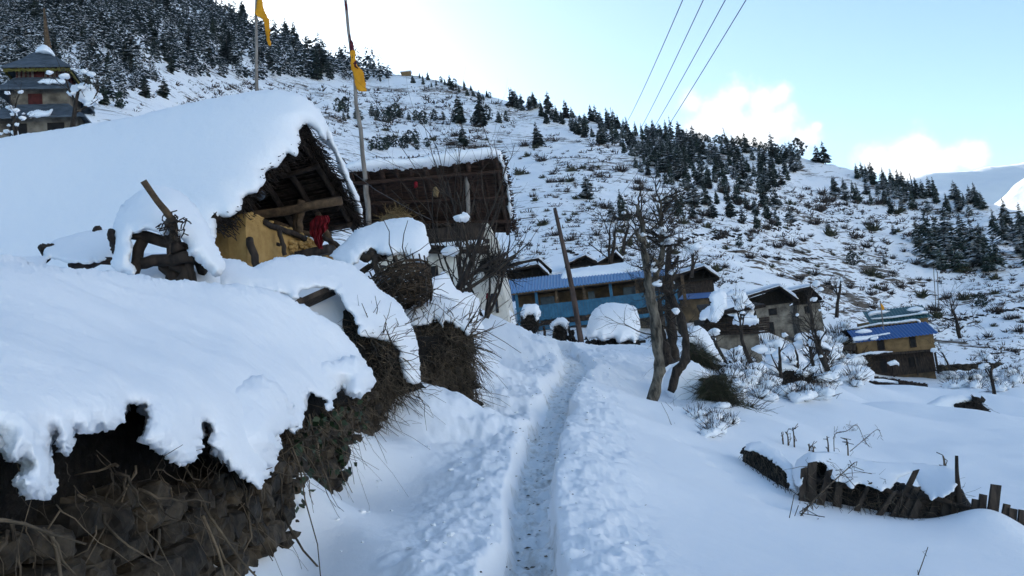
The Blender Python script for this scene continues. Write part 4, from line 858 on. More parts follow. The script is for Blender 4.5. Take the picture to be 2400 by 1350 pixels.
h3 = thing('brush_hedge', 'tall ragged brush hedge at the wall end, topped with lumpy snow', 'hedge', at(1050, 960, 12.2))
HP = [(965, 770), (1040, 755), (1098, 775), (1108, 830), (1092, 880), (1108, 950), (1112, 975), (1080, 962), (1040, 935), (1000, 905), (975, 880), (985, 830)]; HD = [(965, 770, 12.3), (1098, 775, 12.6), (1108, 900, 12.4), (1112, 975, 12.2), (1000, 905, 11.9), (985, 830, 12)]
puff('brush', HP, HD, 0.28, M['brush'], h3, rad=40, res=6, crumble=10, seed=17, amp=0.08, ns=0.15, top=1)  # dark core behind the twigs, painted shade for the gaps
b = MB(); b.add(*twigs_on(HP, [(u, v, y - 0.3) for u, v, y in HD], 1500, 0.46, 0.0055, 18, (0.15, -0.4, -0.5), 0.95, 0.4, 3, 0.12)); b.add(*twigs_on([(960, 745), (1100, 760), (1110, 830), (990, 830)], HD, 240, 0.8, 0.010, 19, (0.35, -0.4, 0.35), 0.9, 0.1)); b.build('twigs', M['drytwig'], h3, True)
puff('snow_cap', [(948, 735), (965, 722), (985, 712), (1003, 700), (1030, 693), (1055, 702), (1078, 722), (1095, 745), (1110, 765), (1100, 782), (1078, 770), (1050, 757), (1040, 768), (1020, 748), (1000, 760), (975, 765), (955, 755)], [(948, 735, 12.1), (1030, 693, 12.9), (1110, 765, 12.5), (1050, 757, 12.1), (975, 765, 11.9)], 0.22, M['snow_cap'], h3, rad=26, res=3.6, crumble=6, seed=20, amp=0.06, ns=0.25, top=0.3)
tag(puff('snow_mound', [(985, 640), (1010, 650), (1040, 640), (1075, 680), (1110, 690), (1130, 740), (1125, 800), (1060, 790), (1010, 720)], [(985, 640, 14), (1075, 670, 15), (1130, 740, 16), (1060, 790, 14)], 0.3, M['snow'], None, rad=30, res=5, seed=22, amp=0.08, top=0.4), 'snow heaped against the white house behind the brush hedge', 'snow mound')
# ------------------------------------------------------------------ the mud-walled barn under its deep snow
bn = thing('mud_barn', 'ochre mud barn with open gable showing dark rafters under a huge smooth snow roof', 'barn', at(600, 620, 12.6))
al = radians(18); ER = np.array([-cos(al), sin(al), 0]); EG = np.array([sin(al), cos(al), 0])
APX = at(708, 300, 14.3); E1 = at(508, 535, 12.2); E2 = at(845, 532, 16.4); RL = 8.0
def ridge_off(p, t): return p + ER * t
AB = APX + ER * RL + [0, 0, .5]; E1B = E1 + ER * RL; E2B = E2 + ER * RL + [0, 0, .4]
b = MB(); nv = np.cross(E2 - APX, ER); nv = nrm(nv) * 0.16; nv = nv if nv[2] > 0 else -nv
ragged_slab(b, [APX, E2, E2B, AB], nv, 3, 0.10); nv1 = np.cross(E1 - APX, ER); nv1 = nrm(nv1) * 0.16; nv1 = nv1 if nv1[2] > 0 else -nv1
ragged_slab(b, [AB, E1B, E1, APX], nv1, 4, 0.10)
# shaggy thatch ends along both gable edges
rg = np.random.default_rng(9)
for a_, c_, n_ in ((APX, E1, 420), (APX, E2, 420)):
    t = rg.random(n_)[:, None]; p = a_ + (c_ - a_) * t + rg.normal(size=(n_, 3)) * 0.05; d = nrm(-ER * 0.8 + np.array([0, 0, -0.5]) + rg.normal(size=(n_, 3)) * 0.4); L = 0.12 + 0.22 * rg.random((n_, 1))
    b.tubes(np.stack([p, p + d * L * 0.5, p + d * L + [0, 0, -0.03]], 1), np.full((n_, 3), 0.008), 3)
b.build('thatched_roof', M['thatch'], bn)
b = MB(); up = -nv * 0.55
for i in range(9):
    t = 0.10 + i * 0.62; p, q = APX + ER * t + up, E2 + ER * t + up; P = np.linspace(p, q, 9); P[1:-1] += rg.normal(size=(7, 3)) * 0.018; rough_limb(b, P, np.full(9, 0.058), 7, 0.12, i)
for f_ in (0.3, 0.62, 0.9):
    p = APX + (E2 - APX) * f_ + up * 1.9; P = np.linspace(p, p + ER * 5.5, 9); P[1:-1] += rg.normal(size=(7, 3)) * 0.02; rough_limb(b, P, np.full(9, 0.05), 7, 0.12, 30)
for i in range(60):
    f_ = rg.random(); p = APX + (E2 - APX) * f_ + nv * 0.0 + up * 0.25; b.tube([p + ER * 0.05, p + ER * 5], 0.014, 3)
b.build('rafters', M['wood'], bn, True)
b = MB(); P = np.linspace(at(802, 470, 14.9), at(560, 512, 14.7), 8); P[1:-1, 2] += rg.normal(size=6) * 0.02; rough_limb(b, P, np.full(8, 0.085), 12, 0.08, 5)
for p, q, r in (((701, 545, 14.95), (706, 470, 14.95), 0.07), ((690, 545, 15.1), (692, 500, 15.1), 0.035), ((745, 500, 15.3), (790, 600, 15.2), 0.06), ((640, 520, 15), (760, 565, 15.3), 0.05)): bar(b, at(*p), at(*q), r, 9, int(p[0]))
b.build('tie_beam', M['log'], bn, True)
# walls: left side wall, gable wall with a broken top
def wallslab(pts, off, name, mat, seed, amp=0.05):
    b = MB(); ragged_slab(b, [at(*p) for p in pts], off, seed, amp, 8); return b.build(name, M[mat], bn)
wallslab([(490, 640, 13.0), (576, 640, 12.55), (577, 502, 12.55), (545, 512, 12.7), (494, 548, 13.0)], (0.1, 0.35, 0), 'side_wall', 'mud', 2, 0.015)
wallslab([(577, 640, 12.55), (690, 640, 13.9), (800, 640, 15.5), (797, 605, 15.5), (770, 588, 15.2), (745, 575, 14.9), (700, 560, 14.2), (652, 540, 13.5), (640, 528, 13.3), (612, 512, 13.0), (590, 503, 12.7), (577, 500, 12.55)], (-0.35, 0.15, 0), 'gable_wall', 'mud', 5, 0.03)
b = MB(); rg2 = np.random.default_rng(12)
for i in range(150):
    u = 585 + 200 * rg2.random(); t = (u - 577) / 220; v0 = 505 + t * 92; b.lump(at(u, v0 + rg2.normal() * 6 + 3, 12.6 + t * 2.9), (0.06, 0.06, 0.035), i, 0.5, 1)
for i in range(60):
    u = 680 + 85 * rg2.random(); b.lump(at(u, 560 + (u - 680) * 0.3 + 32 * rg2.random(), 13.7 + (u - 680) / 85), (0.05, 0.05, 0.04), i, 0.6, 1)
b.build('crumbled_mud', M['mud'], bn)
b = MB()
for p, q, r in (((585, 560, 12.5), (607, 640, 12.4), 0.06), ((655, 540, 13.2), (668, 598, 13.2), 0.04), ((648, 572, 13.2), (664, 574, 13.2), 0.03)): bar(b, at(*p), at(*q), r, 9, int(p[0]))
b.slab([at(690, 590, 13.6), at(768, 572, 14.2), at(768, 592, 14.2), at(690, 602, 13.6)], (0.05, 0.35, 0.02)); bar(b, at(620, 520, 13.0), at(715, 560, 14.2), 0.05, 7, 9); bar(b, at(755, 553, 14.6), at(815, 590, 14.9), 0.045, 7, 10)
b.build('timber_props', M['wood'], bn, True)
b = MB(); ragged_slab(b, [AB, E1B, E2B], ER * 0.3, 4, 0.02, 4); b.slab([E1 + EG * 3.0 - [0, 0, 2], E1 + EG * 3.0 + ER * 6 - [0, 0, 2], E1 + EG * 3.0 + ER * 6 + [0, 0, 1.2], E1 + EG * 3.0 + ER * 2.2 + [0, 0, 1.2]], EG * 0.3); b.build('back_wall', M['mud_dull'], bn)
NS = [(-80, 335), (0, 322), (100, 308), (210, 290), (300, 275), (400, 252), (500, 230), (580, 216), (640, 211), (690, 217), (725, 235), (750, 262), (768, 300), (764, 328), (745, 322), (733, 300), (702, 297), (703, 330), (690, 364), (672, 358), (657, 384), (640, 392), (623, 407), (620, 428), (605, 444), (580, 452), (570, 462), (566, 490), (545, 505), (530, 512), (512, 511), (506, 535), (507, 556), (496, 566), (470, 600), (420, 640), (-80, 640)]
NSD = [(-80, 340, 15.6), (210, 290, 15.4), (450, 242, 14.9), (640, 212, 14.6), (725, 240, 14.4), (760, 320, 14.4), (700, 330, 13.9), (620, 420, 13.0), (540, 510, 12.3), (500, 560, 12.05), (300, 420, 13.6), (100, 450, 14.0), (300, 560, 12.5), (100, 580, 12.9), (-80, 600, 13.2)]
puff('snow_cover', NS, NSD, 0.34, M['snow_cap'], bn, rad=75, res=5, crumble=6, seed=23, amp=0.035, ns=0.2, top=0.04, swell=0.02)
puff('snow_cover', [(690, 222), (730, 238), (755, 268), (775, 305), (792, 350), (812, 395), (832, 440), (846, 480), (853, 532), (838, 530), (832, 495), (815, 452), (800, 415), (788, 380), (775, 348), (750, 328), (738, 305), (715, 292)], [(690, 222, 14.6), (755, 268, 14.6), (775, 330, 14.9), (812, 420, 15.5), (850, 530, 16.5)], 0.24, M['snow_cap'], bn, rad=24, res=3.5, crumble=6, seed=24, amp=0.035, ns=0.2, top=0.3)
CL = [(505, 741, 771), (520, 728, 772), (535, 724, 769), (548, 727, 757), (560, 733, 755), (572, 740, 757), (583, 747, 757)]; nu_, nv_ = 26, 30; CV = []
for off in (0, 0.012):
    for v in np.linspace(505, 583, nv_):
        l_, r_ = np.interp(v, [c[0] for c in CL], [c[1] for c in CL]), np.interp(v, [c[0] for c in CL], [c[2] for c in CL])
        for t in np.linspace(0, 1, nu_):
            u = l_ + (r_ - l_) * t; CV.append(at(u + 1.5 * sin(v * 0.25 + t * 5), v, 14.0 + off + 0.05 * sin(u * 0.62 + v * 0.09) * min(1, (v - 500) / 25) + 0.03 * sin(u * 1.3 - v * 0.15) - 0.06 * sin(pi * t)))
i_ = np.arange(nu_ * nv_).reshape(nv_, nu_); q_ = np.stack([i_[:-1, :-1], i_[1:, :-1], i_[1:, 1:], i_[:-1, 1:]], -1).reshape(-1, 4); rc = mesh('red_cloth', np.array(CV), [q_, q_[:, ::-1] + nu_ * nv_], M['redcloth'], None, True)
tag(rc, 'crumpled red cloth hanging inside the open barn gable', 'cloth')
tag(puff('blue_rag', [(607, 455), (615, 448), (622, 460), (612, 470), (602, 468)], [(607, 455, 13.0)], 0.02, M['slate'], None, rad=5, res=2, crumble=1, seed=2, amp=0.03), 'small pale blue rag tucked under the barn thatch', 'rag')

# ------------------------------------------------------------------ the two flagpoles
def flagpole(label, p0, p1, r, flagpoly, fd, seed, top=None, name='flagpole'):
    t = thing(name, label, 'flagpole', p0); b = MB(); b.tube(np.linspace(p0, p1, 9) + np.random.default_rng(seed).normal(size=(9, 3)) * r * 0.3, np.linspace(r, r * 0.6, 9), 8); b.build('pole', M['pole'], t, True)
    puff('flag', flagpoly, [(u, v, fd) for u, v in flagpoly[:2]], 0.012, M['flag'], t, rad=4, res=1.8, crumble=1.2, seed=seed, amp=0.07, ns=0.35, top=1)
    if top: puff('dark_streamer', top, [(u, v, fd) for u, v in top[:2]], 0.012, M['maroon'], t, rad=4, res=3, crumble=2, seed=seed + 1, amp=0.09, ns=0.3, top=1)
    return t
flagpole('grey flagpole with plain yellow pennant rising behind the barn roof', at(600, 330, 17.5), at(603, -130, 17.5), 0.045, [(600, -60), (601, 0), (601, 32), (612, 44), (622, 70), (630, 102), (637, 106), (634, 78), (628, 44), (618, 14), (612, -10), (608, -60)], 17.45, 31)
flagpole('leaning flagpole with maroon and yellow cloth beside the thatched house', at(855, 420, 25), at(806, -40, 25), 0.075, [(819, 118), (831, 120), (836, 148), (853, 172), (860, 213), (846, 214), (836, 206), (829, 180), (822, 150)], 24.9, 32, [(817, 75), (822, 90), (829, 110), (834, 140), (838, 165), (830, 150), (824, 128), (818, 110)])
tag(puff('streamer', [(809, 2), (813, 10), (815, 40), (811, 30), (808, 15)], [(809, 2, 24.9)], 0.02, M['maroon'], None, rad=3, res=2, seed=3, amp=0.05), 'short dark ribbon tied near the top of the leaning flagpole', 'ribbon')

# ------------------------------------------------------------------ white house with the open thatched loft
wh = thing('white_house', 'whitewashed house with an open loft under a huge dark wattle roof', 'house', at(1100, 775, 29))
P1, P2, P3, P4 = at(812, 402, 27.5), at(1172, 368, 28.5), at(1200, 545, 31.5), at(850, 540, 31)
b = MB(); nn_ = nrm(np.cross(P2 - P1, P4 - P1)); nn_ = nn_ if nn_[2] > 0 else -nn_
ragged_slab(b, [P1, P2, P3, P4], nn_ * 0.35, 6, 0.10, 16); n_ = 900; t = rg.random(n_)[:, None]; s_ = rg.random(n_); p = np.where(s_[:, None] < .62, P1 + (P2 - P1) * t, P2 + (P3 - P2) * t) + nn_ * (0.3 * rg.random((n_, 1)))
d = nrm(np.where(s_[:, None] < .62, nrm(P1 - P4), nrm(P2 - P1)) + np.array([0, 0, -0.4]) + rg.normal(size=(n_, 3)) * 0.4); L = 0.1 + 0.25 * rg.random((n_, 1)); b.tubes(np.stack([p, p + d * L], 1), np.full((n_, 2), 0.018), 3)
b.build('thatched_roof', M['wattle'], wh)
b = MB()
for i in range(11):
    t = 0.03 + i * 0.094; p, q = P1 + (P2 - P1) * t - nn_ * 0.08, P4 + (P3 - P4) * t - nn_ * 0.08; bar(b, p, q, 0.055 + 0.02 * (i % 3), 7, i)
for f_ in (0.12, 0.45, 0.78):
    bar(b, P1 + (P4 - P1) * f_ - nn_ * 0.2, P2 + (P3 - P2) * f_ - nn_ * 0.2, 0.07, 7, 40)
for i in range(70):
    f_ = (i + rg.random()) / 70; o_ = rg.normal(size=3) * 0.02; b.tube([P1 + (P4 - P1) * f_ - nn_ * 0.03 + o_, P2 + (P3 - P2) * f_ - nn_ * 0.03 - o_], 0.02, 3)
b.build('rafters', M['wattle'], wh, True)
for p, q, r in (((866, 530, 28.6), (855, 412, 28.0), 0.10), ((1098, 520, 29.6), (1094, 395, 28.8), 0.08), ((828, 530, 28.6), (820, 420, 28.2), 0.08)):
    b = MB(); bar(b, at(*p), at(*q), r, 8, int(p[0])); b.build('post', M['pole'], wh, True)
fr = Front(1185, 772, 29.5, -4)
b = MB(); xr = 0.05; xl = fr.xz(870, 640)[0]; zt = fr.xz(1150, 522)[1]; ragged_slab(b, [fr.w(xl, 0, -1.2), fr.w(xr + 0.12, 0, -0.3), fr.w(xr, 0, zt * .5), fr.w(xr - 0.25, 0, zt), fr.w(xl, 0, zt + .1)], fr.Y * 4, 8, 0.03, 10); b.build('wall', M['white'], wh)
b = MB(); fr.pbox(b, (880, 560), (1136, 572), -0.5, 0.2)
for i in range(16):
    x0, z0 = fr.xz(990 + i * 9.5, 532); b.lump(fr.w(x0, -0.1, z0), (0.10, 0.35, 0.10), i, 0.3, 1)
for v in (566, 580, 592): bar(b, fr.w(fr.xz(985, v)[0], -0.45, fr.xz(985, v)[1]), fr.w(fr.xz(1150, v - 2)[0], -0.5, fr.xz(1150, v - 2)[1] - 0.1), 0.09, 6, v)
b.build('balcony_logs', M['wood'], wh, True)
puff('balcony_snow', [(1010, 572), (1060, 566), (1130, 562), (1135, 570), (1100, 574), (1085, 580), (1040, 577)], [(1010, 572, 28.8)], 0.25, M['snow_cap'], wh, rad=8, res=3, seed=33, crumble=3)
for tl, br in (((1143, 690), (1153, 730)), ((1158, 686), (1170, 733))):
    w_ = one(fr, 'window', 'wood', tl, br, -0.06, 0.1, wh); x0, z1 = fr.xz(*tl); x1, z0 = fr.xz(*br); b = MB(); fr.box(b, x0 + .04, x1 - .04, -0.075, 0, z0 + .06, z1 - .06); b.build('pane', M['glassdark'], w_)
one(fr, 'window', 'dark', (1005, 625), (1030, 662), -0.03, 0.1, wh)
puff('roof_snow', [(808, 400), (812, 385), (860, 374), (950, 371), (1050, 357), (1120, 348), (1155, 347), (1175, 356), (1186, 385), (1193, 430), (1199, 480), (1203, 535), (1195, 530), (1190, 480), (1184, 430), (1175, 392), (1163, 371), (1120, 380), (1060, 388), (1000, 396), (950, 401), (900, 402), (840, 407)], [(808, 395, 27.5), (950, 385, 27.9), (1100, 370, 28.3), (1175, 360, 28.6), (1195, 470, 30.2), (1203, 535, 31.5)], 0.3, M['snow_cap'], wh, rad=16, res=3.2, crumble=5, seed=34, amp=0.06, ns=0.4, top=0.35)
b = MB(); b.add(*twigs_on([(895, 525), (930, 495), (950, 505), (960, 525)], [(900, 510, 28.8), (930, 505, 28.8), (950, 525, 28.8)], 300, 0.7, 0.014, 34, (0, -0.2, 0.3), 0.7)); b.lump(at(928, 515, 29), (0.55, 0.4, 0.3), 3, 0.3, 2)
tag(b.build('hay_heap', M['straw']), 'heap of pale hay stored in the open thatched loft', 'hay')
tag(puff('corn_bundle', [(1016, 442), (1021, 437), (1027, 446), (1024, 460), (1017, 460), (1013, 450)], [(1015, 440, 28.2)], 0.1, M['straw'], None, rad=6, res=2, crumble=2, seed=5, amp=0.08), 'straw-coloured bundle hanging under the wattle roof', 'bundle')
tag(puff('red_rag', [(973, 424), (978, 426), (980, 438), (974, 442), (971, 436)], [(972, 430, 28.1)], 0.03, M['redcloth'], None, rad=4, res=2, crumble=1, seed=6, amp=0.06), 'small red rag hanging under the wattle roof', 'rag')
b = MB(); b.add(*twigs_on([(1125, 612), (1155, 598), (1190, 620), (1180, 640), (1135, 635)], [(1100, 610, 28), (1195, 620, 28), (1150, 650, 28)], 500, 0.7, 0.016, 35, (0.2, -0.3, -0.1), 0.9)); b.lump(at(1158, 622, 28.4), (0.5, 0.4, 0.26), 4, 0.5, 2)
tag(b.build('fodder_bundle', M['brush']), 'dark bundle of twigs stacked on the white house corner', 'fodder')
for pl, mat, lab in (([(1138, 690), (1146, 688), (1147, 715), (1141, 712)], 'redcloth', 'red garment hanging by the white house windows'), ([(1143, 705), (1150, 692), (1160, 690), (1160, 712), (1150, 708), (1146, 716)], 'darkcloth', 'black garment hanging by the white house windows')):
    tag(puff('garment', pl, [(pl[0][0], pl[0][1], 27.6)], 0.04, M[mat], None, rad=4, res=2, crumble=2, seed=7, amp=0.05, top=1), lab, 'garment')
b = MB(); b.tube([at(815, 395, 24), at(880, 445, 25), at(960, 490, 26), at(1010, 515, 27)], 0.012, 4); tag(b.build('cable', M['wire']), 'thin dark cable sagging in front of the wattle roof', 'cable')

# ------------------------------------------------------------------ the tiered temple up on the left
tp = thing('temple', 'tiered hill temple with slate roofs, yellow fringe and a snow-capped spire', 'temple', at(95, 400, 47)); T0 = at(118, 400, 47); zT = lambda v: at(110, v, 47)[2]
ang = radians(14); tX = np.array([cos(ang), sin(ang), 0]); tY = np.array([-sin(ang), cos(ang), 0]); tax = np.array([tX, tY, [0, 0, 1.0]])
def tbox(b, hx, z0, z1, hy=None): b.box([T0[0], T0[1], (z0 + z1) / 2], (2 * hx, 2 * (hy or hx), z1 - z0), tax)
def tp_roof(b, h0, z0, h1, z1, th=0.12):
    c = lambda h, z: [np.array([T0[0], T0[1], z]) + tX * sx * h + tY * sy * h for sx, sy in ((-1, -1), (1, -1), (1, 1), (-1, 1))]
    A_, B_ = c(h0, z0), c(h1, z1)
    for i in range(4):
        j = (i + 1) % 4; m_ = [(A_[i] + B_[i]) / 2 - [0, 0, (z1 - z0) * 0.06], (A_[j] + B_[j]) / 2 - [0, 0, (z1 - z0) * 0.06]]
        b.slab([A_[i], A_[j], m_[1], m_[0]], (0, 0, th)); b.slab([m_[0], m_[1], B_[j], B_[i]], (0, 0, th))
zf = lambda v, y: at(95, v, y)[2]
zz = [0, zf(160, 45.4), zf(190, 45.6), zf(212, 45.2), zf(252, 45.4), zf(280, 44.7), 0]
b = MB(); tp_roof(b, 1.85, zz[1], 0.4, zz[1] + 1.55); b.build('upper_roof', M['slate'], tp)
b = MB(); tp_roof(b, 2.15, zz[3], 1.35, zz[3] + 0.95); b.build('middle_roof', M['slate'], tp)
b = MB(); tp_roof(b, 2.75, zz[5], 1.6, zz[5] + 1.15); b.build('lower_roof', M['slate'], tp)
b = MB(); tbox(b, 1.28, zz[3] + 0.5, zz[1] + 0.5); tbox(b, 1.5, zz[5] + 0.5, zz[3] + 0.6); tbox(b, 2.05, T0[2] - 2, zz[5] + 0.6); b.build('wall', M['oldwhite'], tp)
b = MB()
for i in range(11):
    for sx, sy in ((tX, -tY), (tY, tX)):
        b.box(T0 * [1, 1, 0] + [0, 0, (zz[1] + zz[2]) / 2 + 0.05] + sx * (-1.2 + 0.24 * i) + sy * 1.32, (0.08 if i != 5 else 0.34, 0.09, zz[1] - zz[2] + 0.35), np.array([sx, sy, [0, 0, 1.0]]))
b.build('slats', M['redpaint'], tp); b = MB(); b.box(T0 * [1, 1, 0] + [0, 0, (zz[3] + zz[4]) / 2 - 0.05] - tX * 0.2 - tY * 1.52, (0.75, 0.12, 0.95), tax); b.build('door', M['redpaint'], tp)
for s_ in (-1, 1):
    b = MB(); b.box(T0 * [1, 1, 0] + [0, 0, zz[5] - 0.5] - tX * 1.0 * s_ - tY * 2.08, (0.9, 0.1, 0.8), tax); b.build('opening', M['dark'], tp)
b = MB()
for sx, sy in ((tX, -tY), (tY, tX), (-tX, tY), (-tY, -tX)):
    for i in range(46):
        b.box(T0 * [1, 1, 0] + [0, 0, zz[1] - 0.08 - 0.07 * rg.random()] + sx * (-1.75 + 0.078 * i) + sy * 1.75, (0.075, 0.03, 0.12 + 0.14 * rg.random()), np.array([sx, sy, [0, 0, 1.0]]))
b.build('fringe', M['fringe'], tp)
puff('snow_cap', [(81, 124), (88, 112), (100, 105), (110, 107), (122, 118), (130, 130), (133, 138), (118, 130), (100, 127)], [(81, 124, 46.6)], 0.6, M['snow_cap'], tp, rad=16, res=2, crumble=1, seed=35, amp=0.05)
b = MB(); b.tube([at(113, 114, 47.1), at(108, 75, 47.1), at(103, 20, 47.1)], [0.22, 0.14, 0.05], 8); b.build('spire', M['log'], tp)
puff('roof_snow', [(60, 268), (80, 258), (110, 260), (125, 255), (120, 268), (100, 275), (70, 275)], [(60, 268, 44.5)], 0.3, M['snow_cap'], tp, rad=8, res=2.5, crumble=2, seed=36, amp=0.1)
puff('roof_snow', [(85, 190), (120, 184), (150, 186), (152, 194), (120, 196), (95, 196)], [(85, 190, 45.2)], 0.1, M['snow_cap'], tp, rad=5, res=2.5, crumble=2, seed=37, amp=0.1)

# ------------------------------------------------------------------ long blue-balconied house behind the crest
bh = thing('balcony_house', 'long house with blue balcony boards and a light blue corrugated roof', 'house', at(1215, 785, 60)); fr = Front(1213, 772, 60, -3)
xR = fr.xz(1592, 700)[0]; ze = fr.xz(1200, 689)[1]; zl = -1.5
b = MB(); fr.box(b, 0.2, xR, 1.6, 6, zl, ze); b.build('wall', M['mud_dull'], bh)
def corrug(name, fr, x0, x1, y0, z0, y1, z1, mat, parent, pitch=0.16, amp=0.035, th=0.05, skew=0.0):
    xs = np.arange(x0, x1, pitch / 4); ph = np.arange(len(xs)) % 4; h = np.array([0, 1, 0, -1])[ph] * amp; V = []
    for yy, zz_, sk in ((y0, z0, 0), (y1, z1, skew)):
        for x, hh in zip(xs, h): V.append(fr.w(x + sk, yy, zz_ + hh))
    n = len(xs); V = np.array(V); V = np.concatenate([V, V - [0, 0, th]]); i = np.arange(n - 1)
    F = np.concatenate([np.stack([i, i + 1, i + 1 + n, i + n], 1), np.stack([i + n, i + n + 1, i + 1, i], 1) + 2 * n, np.stack([i + 2 * n, i + 1 + 2 * n, i + 1, i], 1)])
    return mesh(name, V, F, M[mat], parent, False)
zr = ze + 1.35
corrug('roof', fr, -0.5, xR, -0.75, ze, 2.2, zr, 'blueroof', bh, 0.24, 0.05, skew=0.15); corrug('roof', fr, -0.5, xR, 5.2, ze, 2.25, zr, 'blueroof', bh, 0.24, 0.05)
b = MB(); fr.box(b, -0.5, xR, -0.72, -0.66, ze - 0.16, ze - 0.06); fr.box(b, 0, xR, 0.0, 1.6, ze - 0.12, ze - 0.04); b.build('eave_board', M['log'], bh)
zb0, zb1 = fr.xz(1268, 750)[1], fr.xz(1268, 715)[1]
b = MB()
for i in range(int(xR / 0.22)): fr.box(b, 0.1 + i * 0.22, 0.1 + i * 0.22 + 0.205, -0.03, 0.03, zb0 - 0.02 * (i % 3), zb1 + 0.015 * (i % 2))
fr.box(b, 0, xR, -0.06, 0.0, zb1 - 0.12, zb1 - 0.03); fr.box(b, 0, xR, -0.07, 0.02, zb0 + 0.03, zb0 + 0.11); fr.box(b, 0, xR, -0.1, 0.05, zb0 - 0.75, zb0 - 0.45); b.build('balcony_boards', M['bluepaint'], bh)
b = MB(); fr.box(b, 0.1, xR, 0, 1.6, zb0 - 0.2, zb0 - 0.08); fr.box(b, 0, xR, -0.05, 0.1, zb0 - 0.4, zb0 - 0.2); b.build('balcony_floor', M['wood'], bh)
for i, (u, mm) in enumerate(((1214, 'bluepaint'), (1261, 'bluepaint'), (1309, 'log'), (1375, 'log'), (1438, 'bluepaint'), (1500, 'log'), (1560, 'bluepaint'), (1610, 'log'))):
    x = fr.xz(u, 730)[0]; b = MB(); fr.box(b, x - 0.11, x + 0.11, -0.02, 0.16, zl if i % 3 == 0 else zb0 - 0.3, ze - 0.1); b.build('post', M[mm], bh)
for i, (u0, u1) in enumerate(((1268, 1302), (1384, 1400), (1470, 1500), (1540, 1560))):
    x0, x1 = fr.xz(u0, 720)[0], fr.xz(u1, 720)[0]; d_ = MB(); fr.box(d_, x0, x1, 1.55, 1.62, zb0, ze - 0.35); d_.build('door', M['glassdark'], bh)
for i in range(4):
    x = 1.2 + 2.6 * i; d_ = MB(); fr.box(d_, x, x + 0.9, 1.5, 1.62, zl, zb0 - 0.9); d_.build('doorway', M['dark'], bh)
b = MB(); fr.box(b, 0.2, xR, 1.5, 1.55, zl, zb0 - 0.45); b.build('lower_wall', M['oldwhite'], bh)
roof_snow('roof_snow', [fr.w(3.9, 2.5, zr), fr.w(xR, 2.5, zr)], [fr.w(3.6, 1.0, zr - 0.70), fr.w(xR, 0.4, zr - 0.98)], (0, 0, 0.03), 0.42, bh, 5, hang=0.15)

# ------------------------------------------------------------------ village huts with snow-edged gable roofs
def hut(label, apex, le, re, wall, y, length=4.0, seed=0, roofmat='thatch', wallmat='oldwhite', windows=(), eave_drop=0.0, name='thatched_hut', snow=0.32, dark_gable=True):
    fr = Front(wall[2], wall[3], y, 0); t = thing(name, label, 'hut', fr.O)
    a, l, r = fr.poly([apex, le, re], -0.5); back = fr.Y * length
    b = MB(); ragged_slab(b, [a, l, l + back, a + back], (0, 0, 0.18), seed, 0.06, 8); ragged_slab(b, [r, a, a + back, r + back], (0, 0, 0.18), seed + 1, 0.06, 8); b.build('roof', M[roofmat], t)
    x0, z1 = fr.xz(wall[0], wall[1]); x1, z0 = fr.xz(wall[2], wall[3]); x0, x1 = min(x0, x1), max(x0, x1)
    b = MB(); ragged_slab(b, [fr.w(x0, 0, z0 - 1), fr.w(x1, 0, z0 - 1), fr.w(x1, 0, z1), fr.w(x0, 0, z1)], fr.Y * length * .9, seed + 2, 0.05, 6); b.build('wall', M[wallmat], t)
    b = MB(); b.slab([a - [0, 0, 0.1] + fr.Y * 0.9, l - [0, 0, 0.1] + fr.Y * 0.9, fr.w(x0, 0.4, z1 - 0.1), fr.w(x1, 0.4, z1 - 0.1), r - [0, 0, 0.1] + fr.Y * 0.9], fr.Y * 0.2)
    rgh = np.random.default_rng(seed)
    for q in range(5):
        f_ = (q + 0.5) / 5; x = x0 + (x1 - x0) * f_; b.tube([fr.w(x, -0.1, z1), fr.w(x + rgh.normal() * 0.2, -0.1, z1 + 0.8)], 0.06, 5)
    fr.box(b, x0 - 0.3, x1 + 0.3, -0.35, 0.05, z1 - 0.14, z1); b.build('gable', M['brush'], t)
    for p, q, s_ in ((l, a, 1), (a, r, 2)):
        roof_snow('roof_snow', [p + [0, 0, .05], p + back], [q + [0, 0, .05], q + back], (0, 0, 0.2), snow, t, seed + s_, 20, 20, 0.0)
    for tl, br in windows:
        w_ = one(fr, 'window', 'wood', tl, br, -0.05, 0.1, t); xa, zb = fr.xz(*tl); xb, za = fr.xz(*br); b = MB(); fr.box(b, xa + .06, xb - .06, -0.065, 0, za + .06, zb - .06); b.build('pane', M['dark'], w_)
    return fr, t
hut('thatched hut with broad dark gable, left of the twin huts behind the orchard', (1828, 674), (1750, 698), (1872, 705), (1768, 716, 1862, 790), 74, 4.5, 3, windows=(((1800, 724), (1822, 738)), ((1796, 756), (1818, 790))))
hut('thatched hut with flat-topped dark roof, right of the twin huts', (1900, 675), (1852, 686), (1928, 703), (1866, 712, 1934, 784), 77, 4.0, 6, windows=(((1884, 718), (1904, 734)),))
hut('hut with two stepped snow-edged roofs behind the left end of the blue roof', (1262, 623), (1180, 640), (1290, 650), (1192, 655, 1275, 690), 76, 5, 9)
hut('dark snow-edged roof stepped behind another above the blue house', (1262, 608), (1180, 624), (1294, 636), (1200, 636, 1270, 650), 84, 4, 12)
hut('small hut with pale window bays just above the blue corrugated roof', (1372, 601), (1332, 620), (1400, 617), (1330, 625, 1382, 645), 86, 4, 15, windows=(((1336, 628), (1344, 640)), ((1352, 627), (1360, 639)), ((1368, 624), (1376, 637))))
hut('low dark hut roof half buried in snow above the blue house, behind bare branches', (1444, 594), (1398, 620), (1462, 612), (1404, 616, 1456, 632), 88, 4, 18, wallmat='mud_dull')
hut('dark stone hut directly behind the gnarled bare tree', (1650, 628), (1580, 650), (1688, 655), (1590, 660, 1680, 720), 66, 4, 21, wallmat='wood')
